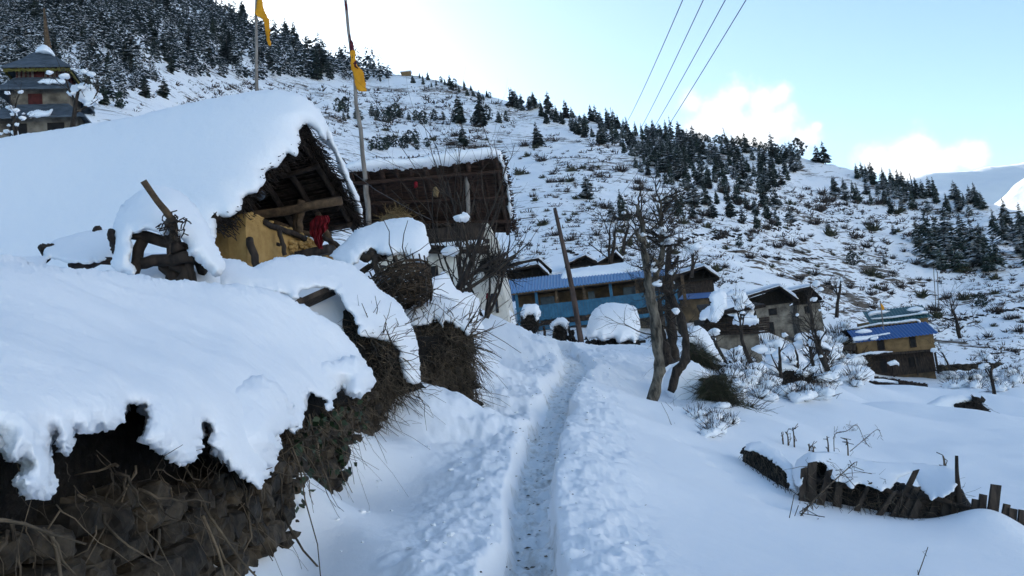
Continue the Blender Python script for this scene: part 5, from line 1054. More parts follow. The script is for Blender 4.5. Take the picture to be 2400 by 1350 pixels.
# the white-walled lower house among the orchard, and the small blue roof above it
oh = thing('orchard_house', 'low timbered house with stained white ground floor behind orchard trees', 'house', at(1730, 840, 50)); fr = Front(1678, 846, 50, -4)
one(fr, 'wall', 'oldwhite', (1678, 786), (1788, 850), 0, 5, oh); one(fr, 'upper_wall', 'wood', (1650, 742), (1782, 782), 0.3, 4.5, oh)
b = MB()
for i in range(7): bar(b, fr.w(*(lambda q: (q[0], -0.3 + 0.1 * (i % 3), q[1]))(fr.xz(1640, 764 + i * 4))), fr.w(*(lambda q: (q[0], -0.35, q[1]))(fr.xz(1800, 745 + i * 5.5))), 0.07, 6, i)
b.build('balcony_logs', M['wood'], oh, True)
b = MB(); p_ = fr.poly([(1645, 748), (1790, 722), (1775, 702), (1650, 712)], 0); b.slab([p_[0] - fr.Y * .6, p_[1] - fr.Y * .6, p_[2] + fr.Y * 3, p_[3] + fr.Y * 3], (0, 0, 0.2)); b.build('roof', M['thatch'], oh)
puff('roof_snow', [(1640, 740), (1665, 715), (1700, 705), (1740, 708), (1768, 722), (1762, 745), (1745, 738), (1720, 738), (1690, 735), (1680, 748), (1660, 752)], [(1640, 740, 49.3), (1740, 708, 51), (1768, 740, 49.3), (1680, 748, 49)], 0.35, M['snow_cap'], oh, rad=14, res=3, crumble=6, seed=41, amp=0.15, ns=0.6, top=0.3)
sr = thing('blue_shed', 'small shed with a plain royal blue metal roof behind the bare tree', 'shed', at(1640, 740, 60)); fr = Front(1600, 735, 60, -4); p_ = fr.poly([(1590, 703), (1670, 697), (1682, 679), (1610, 684)], 0)
b = MB(); b.slab([p_[0], p_[1], p_[2] + fr.Y * 2.2, p_[3] + fr.Y * 2.2], (0, 0, 0.06)); b.build('roof', M['royalroof'], sr); one(fr, 'wall', 'mud_dull', (1596, 704), (1668, 745), 0.3, 3, sr)
for k_, (pl, yy) in enumerate((([(1662, 700), (1672, 682), (1690, 678), (1702, 690), (1706, 715), (1690, 740), (1680, 755), (1662, 745), (1668, 725)], 46), ([(1700, 690), (1718, 680), (1740, 684), (1755, 700), (1768, 716), (1762, 722), (1745, 712), (1730, 700), (1712, 700)], 47), ([(1716, 745), (1735, 738), (1765, 738), (1778, 748), (1775, 762), (1760, 758), (1745, 765), (1735, 755), (1722, 758)], 45))):
    tag(puff('snow_clump', pl, [(pl[0][0], pl[0][1], yy)], 0.5, M['snow_cap'], None, rad=9, res=2.5, crumble=5, seed=50 + k_, amp=0.22, ns=0.5, top=0.8), ('tall snow clump clinging to branches beside the small blue roof', 'arched snow clump on brush between the blue shed and the twin huts', 'cloud-shaped snow clump in the orchard before the timbered house')[k_], 'snow clump')

# ------------------------------------------------------------------ house with royal blue roof on the right
yh = thing('blue_roofed_house', 'ochre two-storey house with a bright royal blue metal roof', 'house', at(2105, 890, 94)); fr = Front(2200, 889, 94, -2)
one(fr, 'upper_wall', 'mud_brown', (2007, 803), (2193, 817), 0, 7, yh); x0, z1 = fr.xz(2007, 803); x1, z0 = fr.xz(2197, 816)
lw = one(fr, 'lower_wall', 'mud_dull', (2006, 838), (2199, 895), 0.3, 7, yh); one(fr, 'lower_boarding', 'wood', (2045, 836), (2196, 870), 0.15, 0.3, yh)
for tl, br in (((2054, 797), (2075, 820)), ((2129, 789), (2149, 814))):
    w_ = one(fr, 'window', 'wood', tl, br, -0.08, 0.1, yh); xa, zb = fr.xz(*tl); xb, za = fr.xz(*br); b = MB(); fr.box(b, xa + .12, xb - .12, -0.1, 0, za + .1, zb - .1); b.build('pane', M['dark'], w_)
b = MB(); p_ = fr.poly([(1998, 833), (2198, 817), (2198, 822), (1998, 839)], 0); b.slab(p_ - fr.Y * 1.0, fr.Y * 1.4); b.build('balcony_floor', M['wood'], yh)
for i, (u, v) in enumerate(((2030, 850), (2085, 846), (2140, 842), (2188, 838))): one(fr, 'post', 'wood', (u, v - 12), (u + 5, v + 38), -0.6, -0.4, yh)
one(fr, 'doorway', 'dark', (2130, 838), (2155, 858), 0.1, 0.3, yh); one(fr, 'doorway', 'dark', (2062, 842), (2082, 872), 0.1, 0.3, yh)
x0, ze = fr.xz(2000, 803); x1, _z = fr.xz(2193, 781); zr = fr.xz(2100, 766)[1]; corrug('roof', fr, x0, x1, -0.9, ze, 2.2, ze + 1.5, 'royalroof', yh, 0.4, 0.05, skew=0.3)
for k_, pl in enumerate(([(2004, 778), (2024, 770), (2044, 775), (2042, 779), (2015, 782)], [(2000, 790), (2040, 786), (2085, 779), (2086, 782), (2045, 790), (2030, 797), (2001, 800)], [(2040, 791), (2057, 788), (2058, 795), (2042, 797)])):
    puff('roof_snow', pl, [(pl[0][0], pl[0][1], 94 - 0.3 * k_)], 0.4, M['snow_cap'], yh, rad=6, res=2, crumble=1, seed=60 + k_, amp=0.05)
puff('balcony_snow', [(1998, 834), (2015, 829), (2050, 823), (2095, 824), (2060, 829), (2020, 834), (2005, 839)], [(1998, 834, 93)], 0.5, M['snow_cap'], yh, rad=5, res=2, crumble=2, seed=64, amp=0.05)
b = MB(); p_ = fr.poly([(1968, 812), (2008, 806), (2006, 822), (1985, 820)], 0); b.slab(p_, fr.Y * 3); p_ = fr.poly([(1976, 850), (2020, 838), (2022, 846), (1990, 858)], 0); b.slab(p_ - fr.Y, fr.Y * 3); b.build('side_lean_to', M['plank'], yh)
gh = thing('green_roofed_house', 'house behind the blue roof with a green metal roof striped by snow', 'house', at(2110, 800, 102)); fr = Front(2180, 790, 102, -2); x0, ze = fr.xz(2033, 760); x1, _z = fr.xz(2176, 745)
one(fr, 'wall', 'mud_brown', (2050, 752), (2182, 790), 0, 6, gh); corrug('roof', fr, x0, x1, -0.8, ze, 2.4, ze + 1.75, 'greenroof', gh, 0.4, 0.05, skew=0.6)
for k_, pl in enumerate(([(2034, 736), (2040, 730), (2065, 727), (2086, 729), (2070, 735), (2050, 738), (2038, 742)], [(2040, 746), (2090, 741), (2150, 733), (2160, 728), (2175, 730), (2172, 736), (2150, 738), (2090, 746), (2045, 749)], [(2125, 725), (2145, 718), (2165, 722), (2160, 728), (2130, 730)])):
    puff('roof_snow', pl, [(pl[0][0], pl[0][1], 101.5 + k_ * 0.3)], 0.5, M['snow_cap'], gh, rad=5, res=2, crumble=1, seed=70 + k_, amp=0.05)
mr = thing('dark_lean_to', 'long dark lean-to roof edged with snow between the green and blue roofs', 'lean-to', at(2070, 790, 98)); fr = Front(2000, 800, 98, -2)
b = MB(); p_ = fr.poly([(1984, 773), (2155, 754), (2150, 766), (2000, 790)], 0); b.slab(p_, fr.Y * 2); b.build('roof', M['thatch'], mr)
puff('roof_snow', [(1984, 772), (2020, 764), (2060, 756), (2100, 753), (2140, 747), (2157, 750), (2157, 757), (2145, 753), (2100, 759), (2060, 762), (2020, 769)], [(1984, 772, 97.6)], 0.5, M['snow_cap'], mr, rad=4, res=2, crumble=1.5, seed=75, amp=0.05)
t = thing('flagpole', 'thin flagpole with small yellow pennant on the blue-roofed house', 'flagpole', at(2071, 769, 94.5)); b = MB(); b.tube([at(2071, 772, 94.5), at(2063, 705, 94.5)], 0.07, 6); b.build('pole', M['pole'], t)
puff('flag', [(2064, 711), (2070, 716), (2073, 725), (2067, 726)], [(2064, 711, 94.4)], 0.05, M['flag'], t, rad=2, res=1.5, crumble=0.5, seed=2, amp=0.03)
for u0, v0, u1, v1, lab in ((2194, 720, 2188, 630, 'thin twin mast on the slope above the blue-roofed house, left one'), (2200, 720, 2197, 640, 'thin twin mast on the slope above the blue-roofed house, right one')):
    p = hit(u0, v0)[0]; b = MB(); b.tube([p, at(u1, v1, p[1])], 0.10, 5); tag(b.build('mast', M['pole']), lab, 'mast')

# ------------------------------------------------------------------ on the crest: pole, snow-laden stack, stumps
b = MB(); P, R = trunkline([(1364, 815, 31.5, 0.12), (1345, 700, 31.5, 0.11), (1325, 600, 31.5, 0.095), (1300, 488, 31.5, 0.07)]); rough_limb(b, P, R, 10, 0.06, 3); tag(b.build('leaning_pole', M['rustpole'], None, True), 'tall leaning brown wooden pole on the crest of the path', 'pole')
st = thing('snowy_stack', 'big block of snow on a dark wood stack at the crest', 'wood stack', at(1440, 805, 33))
puff('snow_cap', [(1373, 782), (1378, 755), (1388, 730), (1410, 714), (1440, 709), (1470, 712), (1490, 722), (1497, 745), (1501, 775), (1497, 798), (1488, 806), (1478, 800), (1465, 803), (1452, 806), (1442, 798), (1425, 798), (1410, 800), (1395, 794), (1380, 795)], [(1373, 782, 33), (1440, 709, 34.5), (1497, 745, 34), (1440, 806, 32.6)], 0.95, M['snow_cap'], st, rad=34, res=3, crumble=4, seed=80, amp=0.08, ns=0.7, top=0.2)
b = MB()
for i in range(26): u = 1378 + 4.6 * i; b.lump(at(u, 805 + 3 * rg.normal(), 33.2), (0.11, 0.7, 0.17), i, 0.4, 1)
bar(b, at(1460, 806, 32.4), at(1512, 800, 32.6), 0.07, 6, 2); b.build('logs', M['brush'], st)
for k_, (lab, sn, bp, yy) in enumerate((('snow-capped brush clump before the left end of the blue balcony', [(1222, 740), (1226, 718), (1240, 711), (1256, 714), (1265, 728), (1264, 745), (1256, 760), (1250, 740), (1238, 742), (1228, 752)], [(1226, 735), (1260, 735), (1264, 765), (1250, 785), (1232, 780), (1222, 758)], 40),
        ('snow-capped old stump left of the leaning pole', [(1290, 775), (1292, 755), (1305, 745), (1322, 746), (1332, 755), (1331, 778), (1324, 775), (1315, 765), (1302, 768), (1296, 782)], [(1296, 765), (1326, 765), (1328, 800), (1312, 808), (1296, 795)], 36),
        ('narrow snow-covered bush beside the white house corner', [(1172, 735), (1182, 722), (1196, 728), (1206, 745), (1214, 772), (1216, 788), (1204, 785), (1196, 770), (1186, 760)], [(1175, 750), (1195, 755), (1208, 780), (1196, 792), (1178, 770)], 31))):
    t = thing('snowy_stump' if k_ == 1 else 'snowy_bush', lab, 'stump' if k_ == 1 else 'bush', at(bp[-1][0], bp[-1][1], yy)); puff('snow_cap', sn, [(sn[0][0], sn[0][1], yy)], 0.4, M['snow_cap'], t, rad=12, res=2.2, crumble=3, seed=82 + k_, amp=0.1, top=0.4)
    puff('brush' if k_ != 1 else 'stump_wood', bp, [(bp[0][0], bp[0][1], yy + 0.1)], 0.35, M['brush' if k_ != 1 else 'wood'], t, rad=10, res=2.5, crumble=3, seed=85 + k_, amp=0.12, top=1)
    b = MB(); b.add(*twigs_on(bp, [(bp[0][0], bp[0][1], yy - 0.2), (bp[1][0], bp[1][1], yy - 0.2), (bp[2][0], bp[2][1], yy - 0.2)], 90, 0.8, 0.02, 86 + k_, (0, -0.3, 0.3), 0.8)); b.build('twigs', M['twig'], t, True)
b = MB()
for p, q, r in (((1268, 800, 36), (1345, 790, 36), 0.1), ((1330, 760, 36), (1338, 800, 36), 0.08), ((1340, 775, 36.4), (1345, 808, 36.4), 0.1), ((1345, 800, 36), (1380, 792, 35), 0.08), ((1275, 765, 40), (1277, 800, 40), 0.08), ((1212, 760, 41), (1214, 800, 41), 0.09)): bar(b, at(*p), at(*q), r, 6, int(p[0]))
tag(b.build('rail_fence', M['wood'], None, True), 'broken dark rail fence beside the leaning pole before the blue house', 'fence')
tag(puff('snow_clump', [(1346, 780), (1352, 772), (1364, 772), (1372, 785), (1366, 796), (1352, 796)], [(1346, 780, 35)], 0.35, M['snow_cap'], None, rad=9, res=2.5, seed=90, amp=0.06), 'small round snow lump on the rail beside the leaning pole', 'snow clump')
# ------------------------------------------------------------------ the gnarled bare trees by the path
def gnarled(name, label, lines, mat, stubs, seed, blobs=(), nroot=10, lev=2, L=1.0, bmat='twig', up=0.2, k=12):
    rng = np.random.default_rng(seed); t = thing(name, label, 'tree', at(*lines[0][0][:3])); b = MB(); br = []
    for ln in lines:
        P, R = trunkline(ln); n = len(P); R = R * (0.72 + 0.22 * rng.random(n)); P = P + rng.normal(size=(n, 3)) * R[:, None] * 0.12; rough_limb(b, P, R, k, 0.42, seed + len(br))
        for q in range(5): i = int(rng.integers(n // 5, n)); b.lump(P[i] + nrm(rng.normal(size=3)) * R[i] * 0.8, np.full(3, R[i] * 0.55), q, 0.5, 1)
        for q in range(nroot):
            i = int(rng.integers(n // 2, n)); d = rng.normal(size=3) * [1, 0.8, 0.5] + [0, 0, 0.25]; grow(rng, br, P[i], d, L * (0.5 + 0.8 * rng.random()), 0.022, lev, up, 0.5, 5, 3, 0.6, 0.9)
    for p, q, r in stubs: P, R = trunkline([(*p, r), (*[(x + y) / 2 for x, y in zip(p, q)], r * 0.9), (*q, r * 0.6)]); rough_limb(b, P, R, 8, 0.25, int(p[0]))
    b.build('trunk', M[mat], t, True); limbs('branches', br, M[bmat], t, 4)
    if blobs: snowblobs('snow_cap', [at(*q[:3]) for q in blobs], 0.085, rng, t)
    return t
gnarled('pale_bark_tree', 'gnarled pollarded tree with pale bark leaning over the bank beside the path',
    [[(1512, 985, 16.9, 0.17), (1525, 945, 16.9, 0.155), (1543, 885, 17, 0.14), (1543, 820, 17, 0.125), (1535, 740, 17, 0.13), (1524, 690, 17, 0.14), (1518, 640, 17, 0.10), (1510, 590, 17, 0.085), (1507, 540, 17, 0.07), (1498, 500, 17, 0.06), (1494, 482, 17, 0.045)],
     [(1524, 690, 17, 0.10), (1536, 650, 17.1, 0.09), (1551, 600, 17.2, 0.085), (1553, 560, 17.2, 0.075), (1549, 510, 17.2, 0.05), (1550, 470, 17.2, 0.03)]], 'bark',
    [((1512, 570, 17), (1488, 545, 16.8), 0.055), ((1545, 620, 17.1), (1525, 600, 17), 0.05), ((1510, 555, 17), (1545, 520, 17.3), 0.025), ((1549, 520, 17.2), (1542, 478, 17.1), 0.03), ((1553, 575, 17.2), (1568, 560, 17.1), 0.05), ((1512, 560, 17), (1490, 565, 16.9), 0.04), ((1530, 700, 17), (1556, 690, 16.9), 0.03)], 5,
    [(1551, 545, 17), (1562, 552, 17), (1568, 568, 17), (1548, 540, 17.1), (1508, 552, 16.9), (1531, 635, 17), (1540, 668, 17), (1530, 620, 16.9), (1555, 572, 17.1)], 30, 3, 0.55)
gnarled('dark_bark_tree', 'crooked dark-barked tree with a reddish bare foot, just right of the pale one',
    [[(1572, 918, 17.6, 0.10), (1588, 870, 17.6, 0.13), (1605, 845, 17.7, 0.125), (1606, 790, 17.8, 0.11), (1592, 735, 17.9, 0.10), (1572, 700, 18, 0.10), (1550, 670, 18, 0.09), (1535, 630, 18, 0.06)]], 'bark_dark', [((1590, 730, 17.9), (1575, 690, 17.8), 0.06)], 6, [(1585, 732, 17.7), (1545, 660, 17.8)], 14, 3, 0.65)
gnarled('dark_bark_tree', 'straight dark trunk behind the pale-barked tree',
    [[(1580, 845, 21, 0.20), (1576, 790, 21, 0.17), (1570, 720, 21, 0.16), (1565, 640, 21, 0.12), (1572, 560, 21, 0.05)], [(1567, 850, 20.5, 0.19), (1556, 810, 20.5, 0.13), (1548, 760, 20.5, 0.10), (1545, 700, 20.5, 0.07)]], 'bark_dark', [((1570, 640, 21), (1590, 600, 21), 0.06)], 7, [(1578, 640, 20.8)], 14, 3, 0.8)
b = MB(); b.add(*twigs_on([(1572, 918), (1588, 868), (1600, 860), (1590, 905)], [(1572, 918, 17.6), (1600, 860, 17.6), (1590, 905, 17.6)], 4, 0.1, 0.01, 3)); 
# ------------------------------------------------------------------ bare trees in the yards and orchard
def spot(u, v, y): return at(u, v, y)
bare_tree('slender bare bush-tree in front of the white house, nearest its windows', spot(1135, 745, 21), 4.6, 41, lev=3, kids=2, stems=5, up=0.35, spread=0.75, r=0.055, first=0.5)
bare_tree('dark forked bare tree in front of the white house balcony logs', spot(1040, 710, 17), 3.6, 42, lev=3, kids=3, r=0.085, lean=(0.55, 0), up=0.4, first=0.55, stems=2, blobs=4, bsize=0.1)
bare_tree('fan of thin red-brown stems rising before the wattle roof', spot(1085, 720, 19), 4.4, 43, lev=2, kids=2, stems=7, up=0.3, spread=0.6, r=0.035, first=0.75)
bare_tree('snow-blobbed bare tree in front of the temple', spot(165, 330, 40), 5.2, 44, lev=4, kids=3, r=0.16, blobs=40, bsize=0.13, up=0.05, spread=1.1)
bare_tree('bare tree with thin snowy twigs at the left edge below the temple', spot(35, 350, 38), 3.8, 45, lev=4, kids=3, r=0.12, blobs=22, bsize=0.12, up=0.05, spread=1.1)
tag(puff('snow_clump', [(165, 205), (185, 198), (205, 200), (222, 210), (232, 225), (230, 245), (215, 248), (200, 242), (180, 235), (162, 225)], [(165, 205, 41)], 0.6, M['snow_cap'], None, rad=12, res=2.5, crumble=5, seed=91, amp=0.3, ns=0.6, top=0.8), 'big knobbly snow clump in the tree right of the temple', 'snow clump')
ORCH = [(1715, 885, 27, 3.3, 46, 'forked bare fruit tree standing before the white orchard wall', 3), (1770, 870, 30, 3.8, 47, 'bare fruit tree with a thick dark trunk right of the white orchard wall', 3), (1735, 905, 26, 2.2, 48, 'short bare sapling in deep snow left of the orchard hedge bank', 2), (1830, 880, 32, 2.6, 49, 'pollarded bare fruit tree with three upright stubs', 2), (1870, 885, 33, 2.6, 50, 'bent bare fruit tree reaching right over the snow', 3), (1945, 880, 37, 4.8, 51, 'fan-shaped bare tree with fine upright twigs left of the blue-roofed house', 3), (1905, 760, 62, 5.0, 52, 'hazy bare tree just right of the twin huts', 3), (1960, 740, 70, 6.0, 53, 'leafless grey tree between the twin huts and the blue-roofed house', 3),
        (2250, 790, 98, 7.5, 54, 'dark leaning bare tree right of the blue-roofed house', 4), (2330, 925, 50, 4.0, 55, 'sprawling bare branches on the snow bank at the right edge', 4), (1620, 640, 30, 2.6, 56, 'thin bare branch fan on the slope right of the pale-barked tree', 3), (1430, 620, 70, 6.5, 57, 'grey leafless tree above the blue roof, left of the pale-barked tree', 4), (2225, 860, 85, 4.0, 58, 'small bare thorn tree on the bank behind the blue-roofed house', 3), (1460, 590, 95, 8.0, 59, 'broad brown leafless tree on the slope above the buried hut', 4), (1905, 850, 40, 3.0, 60, 'low bare fruit tree beside the snow-roofed plank shelter', 3)]
for u, v, y, h, sd_, lab, lv in ORCH: bare_tree(lab, spot(u, v, y), h, sd_, lev=lv, kids=3, up=0.25, spread=0.85, r=h * 0.03, blobs=5 if y < 60 else 3, bsize=0.13 if y < 40 else 0.25, stems=1 if sd_ % 3 else 2, first=0.5)
# low snow-laden bushes crowding the orchard and the banks: one of each kind, then copies
KB = []
for q in range(4):
    rgb = np.random.default_rng(500 + q); t_ = tuft(600 + q, 90); bV, bF = tubes(t_ * [1.0, 1.0, 1.25], np.tile([0.020, 0.015, 0.007], (90, 1)), 3); sb = MB()
    for s_ in range(4 + q): a = rgb.random() * 6.28; r = 0.55 * rgb.random(); sb.lump([cos(a) * r, sin(a) * r, 0.22 + 0.22 * rgb.random()], np.array([0.36, 0.32, 0.24]) * (0.7 + 0.6 * rgb.random()), q * 9 + s_, 0.6, 2, 1.5)
    KB.append((mesh('twigs', bV, bF, M['twig'], data_only=True, smooth=False), mesh('snow_cap', np.concatenate(sb.V), sb.F, M['snow_cap'], data_only=True)))
for poly, n_, lo, hi_, lab, grp, sd_ in (([(1680, 850), (1800, 830), (1960, 800), (2040, 870), (2010, 920), (1850, 950), (1720, 950)], 58, 20, 50, 'low snow-capped twiggy bush crowded in the orchard below the twin huts', 'snow-capped bushes in the orchard', 71), ([(1930, 800), (1990, 760), (1995, 830), (1960, 850)], 12, 18, 36, 'snow-capped bush on the slope left of the blue-roofed house', 'snow-capped bushes left of the blue-roofed house', 72),
        ([(2200, 880), (2400, 870), (2400, 925), (2240, 915)], 18, 16, 36, 'snow-capped bush on the bank right of the blue-roofed house', 'snow-capped bushes right of the blue-roofed house', 73), ([(1600, 985), (1700, 960), (1725, 1000), (1660, 1030)], 9, 24, 46, 'small twiggy bush with snow below the large green-brown bush', 'twiggy bushes below the green-brown bush', 74)):
    rgb = np.random.default_rng(sd_); Q = inpoly(poly, n_, rgb, 9); P = lie(Q[:, 0], Q[:, 1])
    for q_, p in zip(Q, P):
        tw_, sn_ = KB[int(rgb.integers(4))]; s = (lo + (hi_ - lo) * rgb.random()) * p[1] / FOC; o = bpy.data.objects.new('snowy_bush', None); COL.objects.link(o); o.location = tuple(p - [0, 0, 0.1 * s]); o.scale = (s, s, s * (0.8 + 0.4 * rgb.random())); o.rotation_euler = (0, 0, rgb.random() * 6.28); tag(o, lab, 'bush', grp)
        for nm_, me in (('twigs', tw_), ('snow_cap', sn_)): c = bpy.data.objects.new(nm_, me); COL.objects.link(c); c.parent = o
# snow-roofed plank shelter
ps = thing('plank_shelter', 'low sloping plank shelter with a snow-covered roof in the orchard', 'shelter', at(1900, 840, 45)); b = MB(); b.slab([at(1868, 797, 45), at(1947, 822, 45), at(1945, 830, 44.4), at(1862, 803, 44.4)], (0.1, 1.5, 0.3)); b.build('roof_planks', M['wood'], ps)
puff('snow_cap', [(1860, 798), (1866, 784), (1885, 779), (1905, 787), (1930, 800), (1950, 815), (1946, 822), (1920, 815), (1890, 805), (1868, 801)], [(1860, 798, 44.8), (1905, 787, 45.5), (1950, 815, 45)], 0.5, M['snow_cap'], ps, rad=9, res=2.5, crumble=2, seed=92, amp=0.08)
for p, q in (((1872, 800, 44.8), (1874, 840, 44.8)), ((1932, 822, 44.6), (1940, 850, 44.6))): b = MB(); bar(b, at(*p), at(*q), 0.07, 6, 3); b.build('post', M['wood'], ps)
# snow cushions and dark bushes over the banks in the middle distance
def snowbush(label, sn, bp, y, seed, green=False, n=260, L=0.5, r=0.012, thick=0.5, rad=22, mean=(0.1, -0.4, -0.7), res=3.0, sncr=5):
    t = thing('snowy_bush', label, 'bush', at(bp[-1][0], bp[-1][1], y)); bm = 'greenbrush' if green else 'brush'
    if sn: puff('snow_cap', sn, [(u, v, y + 0.2 + 0.004 * (max(q[1] for q in sn) - v)) for u, v in sn], thick, M['snow_cap'], t, rad=rad, res=res, crumble=sncr, seed=seed, amp=0.08, ns=0.4, top=0.2)
    puff('brush', bp, [(u, v, y) for u, v in bp[:3]], thick * 0.75, M[bm], t, rad=rad, res=res * 1.2, crumble=14, seed=seed + 1, amp=0.26, ns=0.22, top=1)
    b = MB()
    if green:
        b2 = MB(); b2.add(*twigs_on(bp, [(u, v, y - thick * 0.7) for u, v in bp], n // 5, L * 1.5, r * 0.9, seed + 6, (0.1, -0.4, 0.5), 0.8, 0.3)); b2.build('dry_stems', M['drytwig'], t, True)
        b.add(*twigs_on(bp, [(u, v, y - thick * 0.75) for u, v in bp], n // 2, L * 1.2, r, seed + 5, (0, -0.6, -0.2), 1.0, 0.6))
    b.add(*twigs_on(bp, [(u, v, y - thick * 0.75) for u, v in bp], n, L, r, seed + 2, mean, 1.0, 0.35)); b.build('twigs', M['shrub_green' if green else 'twig'], t, True)
snowbush('large green-brown bush spilling down the bank under a rounded snow dome', [(1555, 905), (1562, 870), (1585, 850), (1610, 845), (1640, 855), (1662, 872), (1668, 890), (1660, 902), (1656, 925), (1650, 958), (1630, 985), (1600, 978), (1578, 950)], [(1650, 915), (1664, 880), (1688, 888), (1712, 925), (1735, 975), (1720, 995), (1682, 985), (1655, 965)], 18.5, 101, True, 2400, 0.5, 0.006)
snowbush('green bush below the tall smooth snow dome behind the trees', [(1590, 800), (1600, 775), (1625, 763), (1645, 768), (1668, 795), (1685, 825), (1692, 850), (1670, 845), (1650, 830), (1630, 812), (1605, 815)], [(1612, 812), (1640, 822), (1670, 848), (1696, 880), (1700, 900), (1670, 880), (1640, 848), (1615, 835)], 24, 104, True, 1500, 0.42, 0.008)
snowbush('dark hedge bank topped by lumpy snow in the orchard', [(1790, 870), (1800, 845), (1830, 835), (1870, 850), (1905, 862), (1940, 875), (1930, 890), (1900, 880), (1870, 890), (1840, 880), (1815, 885)], [(1805, 885), (1860, 872), (1930, 880), (1925, 900), (1880, 920), (1860, 935), (1830, 925), (1810, 905)], 33, 107, False, 1100, 0.6, 0.014)
snowbush('brown brush tuft between two snow mounds left of the orchard hedge bank', [(1745, 870), (1760, 852), (1785, 850), (1800, 865), (1790, 885), (1765, 880)], [(1755, 880), (1780, 880), (1785, 900), (1765, 905), (1752, 895)], 29, 110, False, 150, 0.5, 0.014, 0.4, 12)
snowbush('narrow dark brush in a gully at the foot of the orchard bank', [(1700, 925), (1725, 905), (1745, 915), (1755, 940), (1740, 955), (1720, 945)], [(1735, 900), (1760, 915), (1770, 960), (1752, 950), (1735, 930)], 24, 113, False, 170, 0.5, 0.012, 0.35, 12)
snowbush('tuft of dry stems at the edge of the snowfield below the big green bush', None, [(1725, 960), (1760, 955), (1772, 985), (1750, 995), (1725, 992)], 19.5, 116, False, 170, 0.7, 0.009, 0.25, 14, (0, -0.1, 0.9))
snowbush('dark bush breaking out of the far snow bank on the right', [(2165, 955), (2200, 930), (2250, 925), (2290, 935), (2260, 950), (2250, 970), (2200, 968)], [(2250, 955), (2285, 940), (2300, 955), (2320, 978), (2285, 978), (2255, 972)], 37, 119, False, 260, 0.7, 0.02, 0.5, 16)
snowbush('small lone tuft on the snow between the mound and the orchard bank', None, [(1945, 965), (1960, 960), (1965, 978), (1950, 980)], 27, 122, False, 60, 0.5, 0.012, 0.15, 6, (0, 0, 0.9))
eb = thing('earth_bank', 'dark earth bank with dry grass showing under the drift beside the fence', 'bank', at(1800, 1110, 10.7)); EP = [(1740, 1058), (1762, 1046), (1785, 1060), (1818, 1078), (1845, 1105), (1860, 1142), (1822, 1152), (1785, 1142), (1762, 1112), (1746, 1088)]; ED = [(1740, 1058, 11.7), (1762, 1046, 11.7), (1845, 1105, 10.45), (1860, 1142, 10.1), (1785, 1142, 10.6), (1746, 1088, 11.4)]
puff('earth', EP, ED, 0.03, M['brush'], eb, rad=16, res=3, crumble=8, seed=126, amp=0.06, ns=0.1, top=1)
b = MB(); b.add(*twigs_on(EP, [(u, v, y - 0.05) for u, v, y in ED], 700, 0.28, 0.0035, 127, (0.05, -0.25, -1.0), 0.4, 0.3)); b.build('dry_grass', M['drytwig'], eb, True)
for k_, (pl, yy, th, lab) in enumerate((([(1990, 890), (2010, 865), (2035, 862), (2050, 875), (2045, 890), (2015, 895)], 60, 0.8, 'snow-covered boulder heap left of the far picket fence'), ([(1795, 840), (1815, 820), (1850, 818), (1880, 830), (1890, 850), (1850, 860), (1810, 858)], 40, 0.9, 'broad snow cushion over brush behind the three-stub fruit tree'), ([(1840, 815), (1860, 803), (1885, 810), (1900, 822), (1885, 832), (1850, 830)], 43, 0.6, 'pair of round snow pillows in front of the plank shelter'), ([(1700, 830), (1715, 815), (1740, 818), (1755, 832), (1740, 845), (1712, 845)], 46, 0.4, 'snow clump on brush before the white orchard wall'), ([(1690, 900), (1700, 860), (1730, 850), (1750, 870), (1745, 900), (1715, 915)], 25, 0.6, 'snow mound between the big green bush and the orchard'), ([(1940, 870), (1970, 855), (2010, 862), (2040, 880), (2030, 900), (1980, 900)], 55, 1.0, 'smooth snow heap just left of the dark lower floor of the blue-roofed house'), ([(2080, 850), (2095, 843), (2108, 848), (2110, 860), (2100, 857), (2085, 860)], 92, 0.5, 'snow cap on the stub standing before the blue-roofed house'))):
    tag(puff('snow_mound', pl, [(u, v, yy) for u, v in pl[:3]], th, M['snow_cap'], None, rad=16, res=3, crumble=4, seed=140 + k_, amp=0.12, ns=0.6, top=0.4), lab, 'snow mound')
# ------------------------------------------------------------------ fences
fn = thing('plank_fence', 'broken fence of leaning dark planks half buried under a long snow roll', 'fence', at(2050, 1200, 9.4)); rg = np.random.default_rng(77)
FP_ = [(1868, 1150), (1880, 1085), (1940, 1080), (2000, 1120), (2100, 1130), (2180, 1150), (2230, 1140), (2270, 1170), (2262, 1232), (2180, 1225), (2100, 1215), (2000, 1195), (1930, 1182), (1870, 1172)]; FD = [(1868, 1160, 9.75), (1940, 1080, 10.0), (2100, 1130, 9.75), (2270, 1170, 9.5), (2262, 1230, 9.35), (2000, 1195, 9.6)]
puff('brush', FP_, [(u, v, y + 0.12) for u, v, y in FD], 0.05, M['dark'], fn, rad=14, res=4, crumble=5, seed=160, amp=0.04, ns=0.15, top=1)  # near-black backing sheet, painted shade behind the planks rather than real brush
PL = [((1900, 1172), (1905, 1082), 26), ((1880, 1170), (1885, 1095), 16), ((1920, 1178), (1945, 1100), 18), ((1962, 1188), (1968, 1118), 20), ((2003, 1196), (2040, 1130), 14), ((2050, 1208), (2100, 1150), 16), ((2085, 1218), (2148, 1100), 18), ((2105, 1222), (2150, 1140), 22), ((2130, 1224), (2165, 1150), 22), ((2150, 1228), (2182, 1150), 24), ((2175, 1230), (2200, 1155), 22), ((2205, 1232), (2222, 1165), 26), ((2236, 1234), (2240, 1160), 24)]
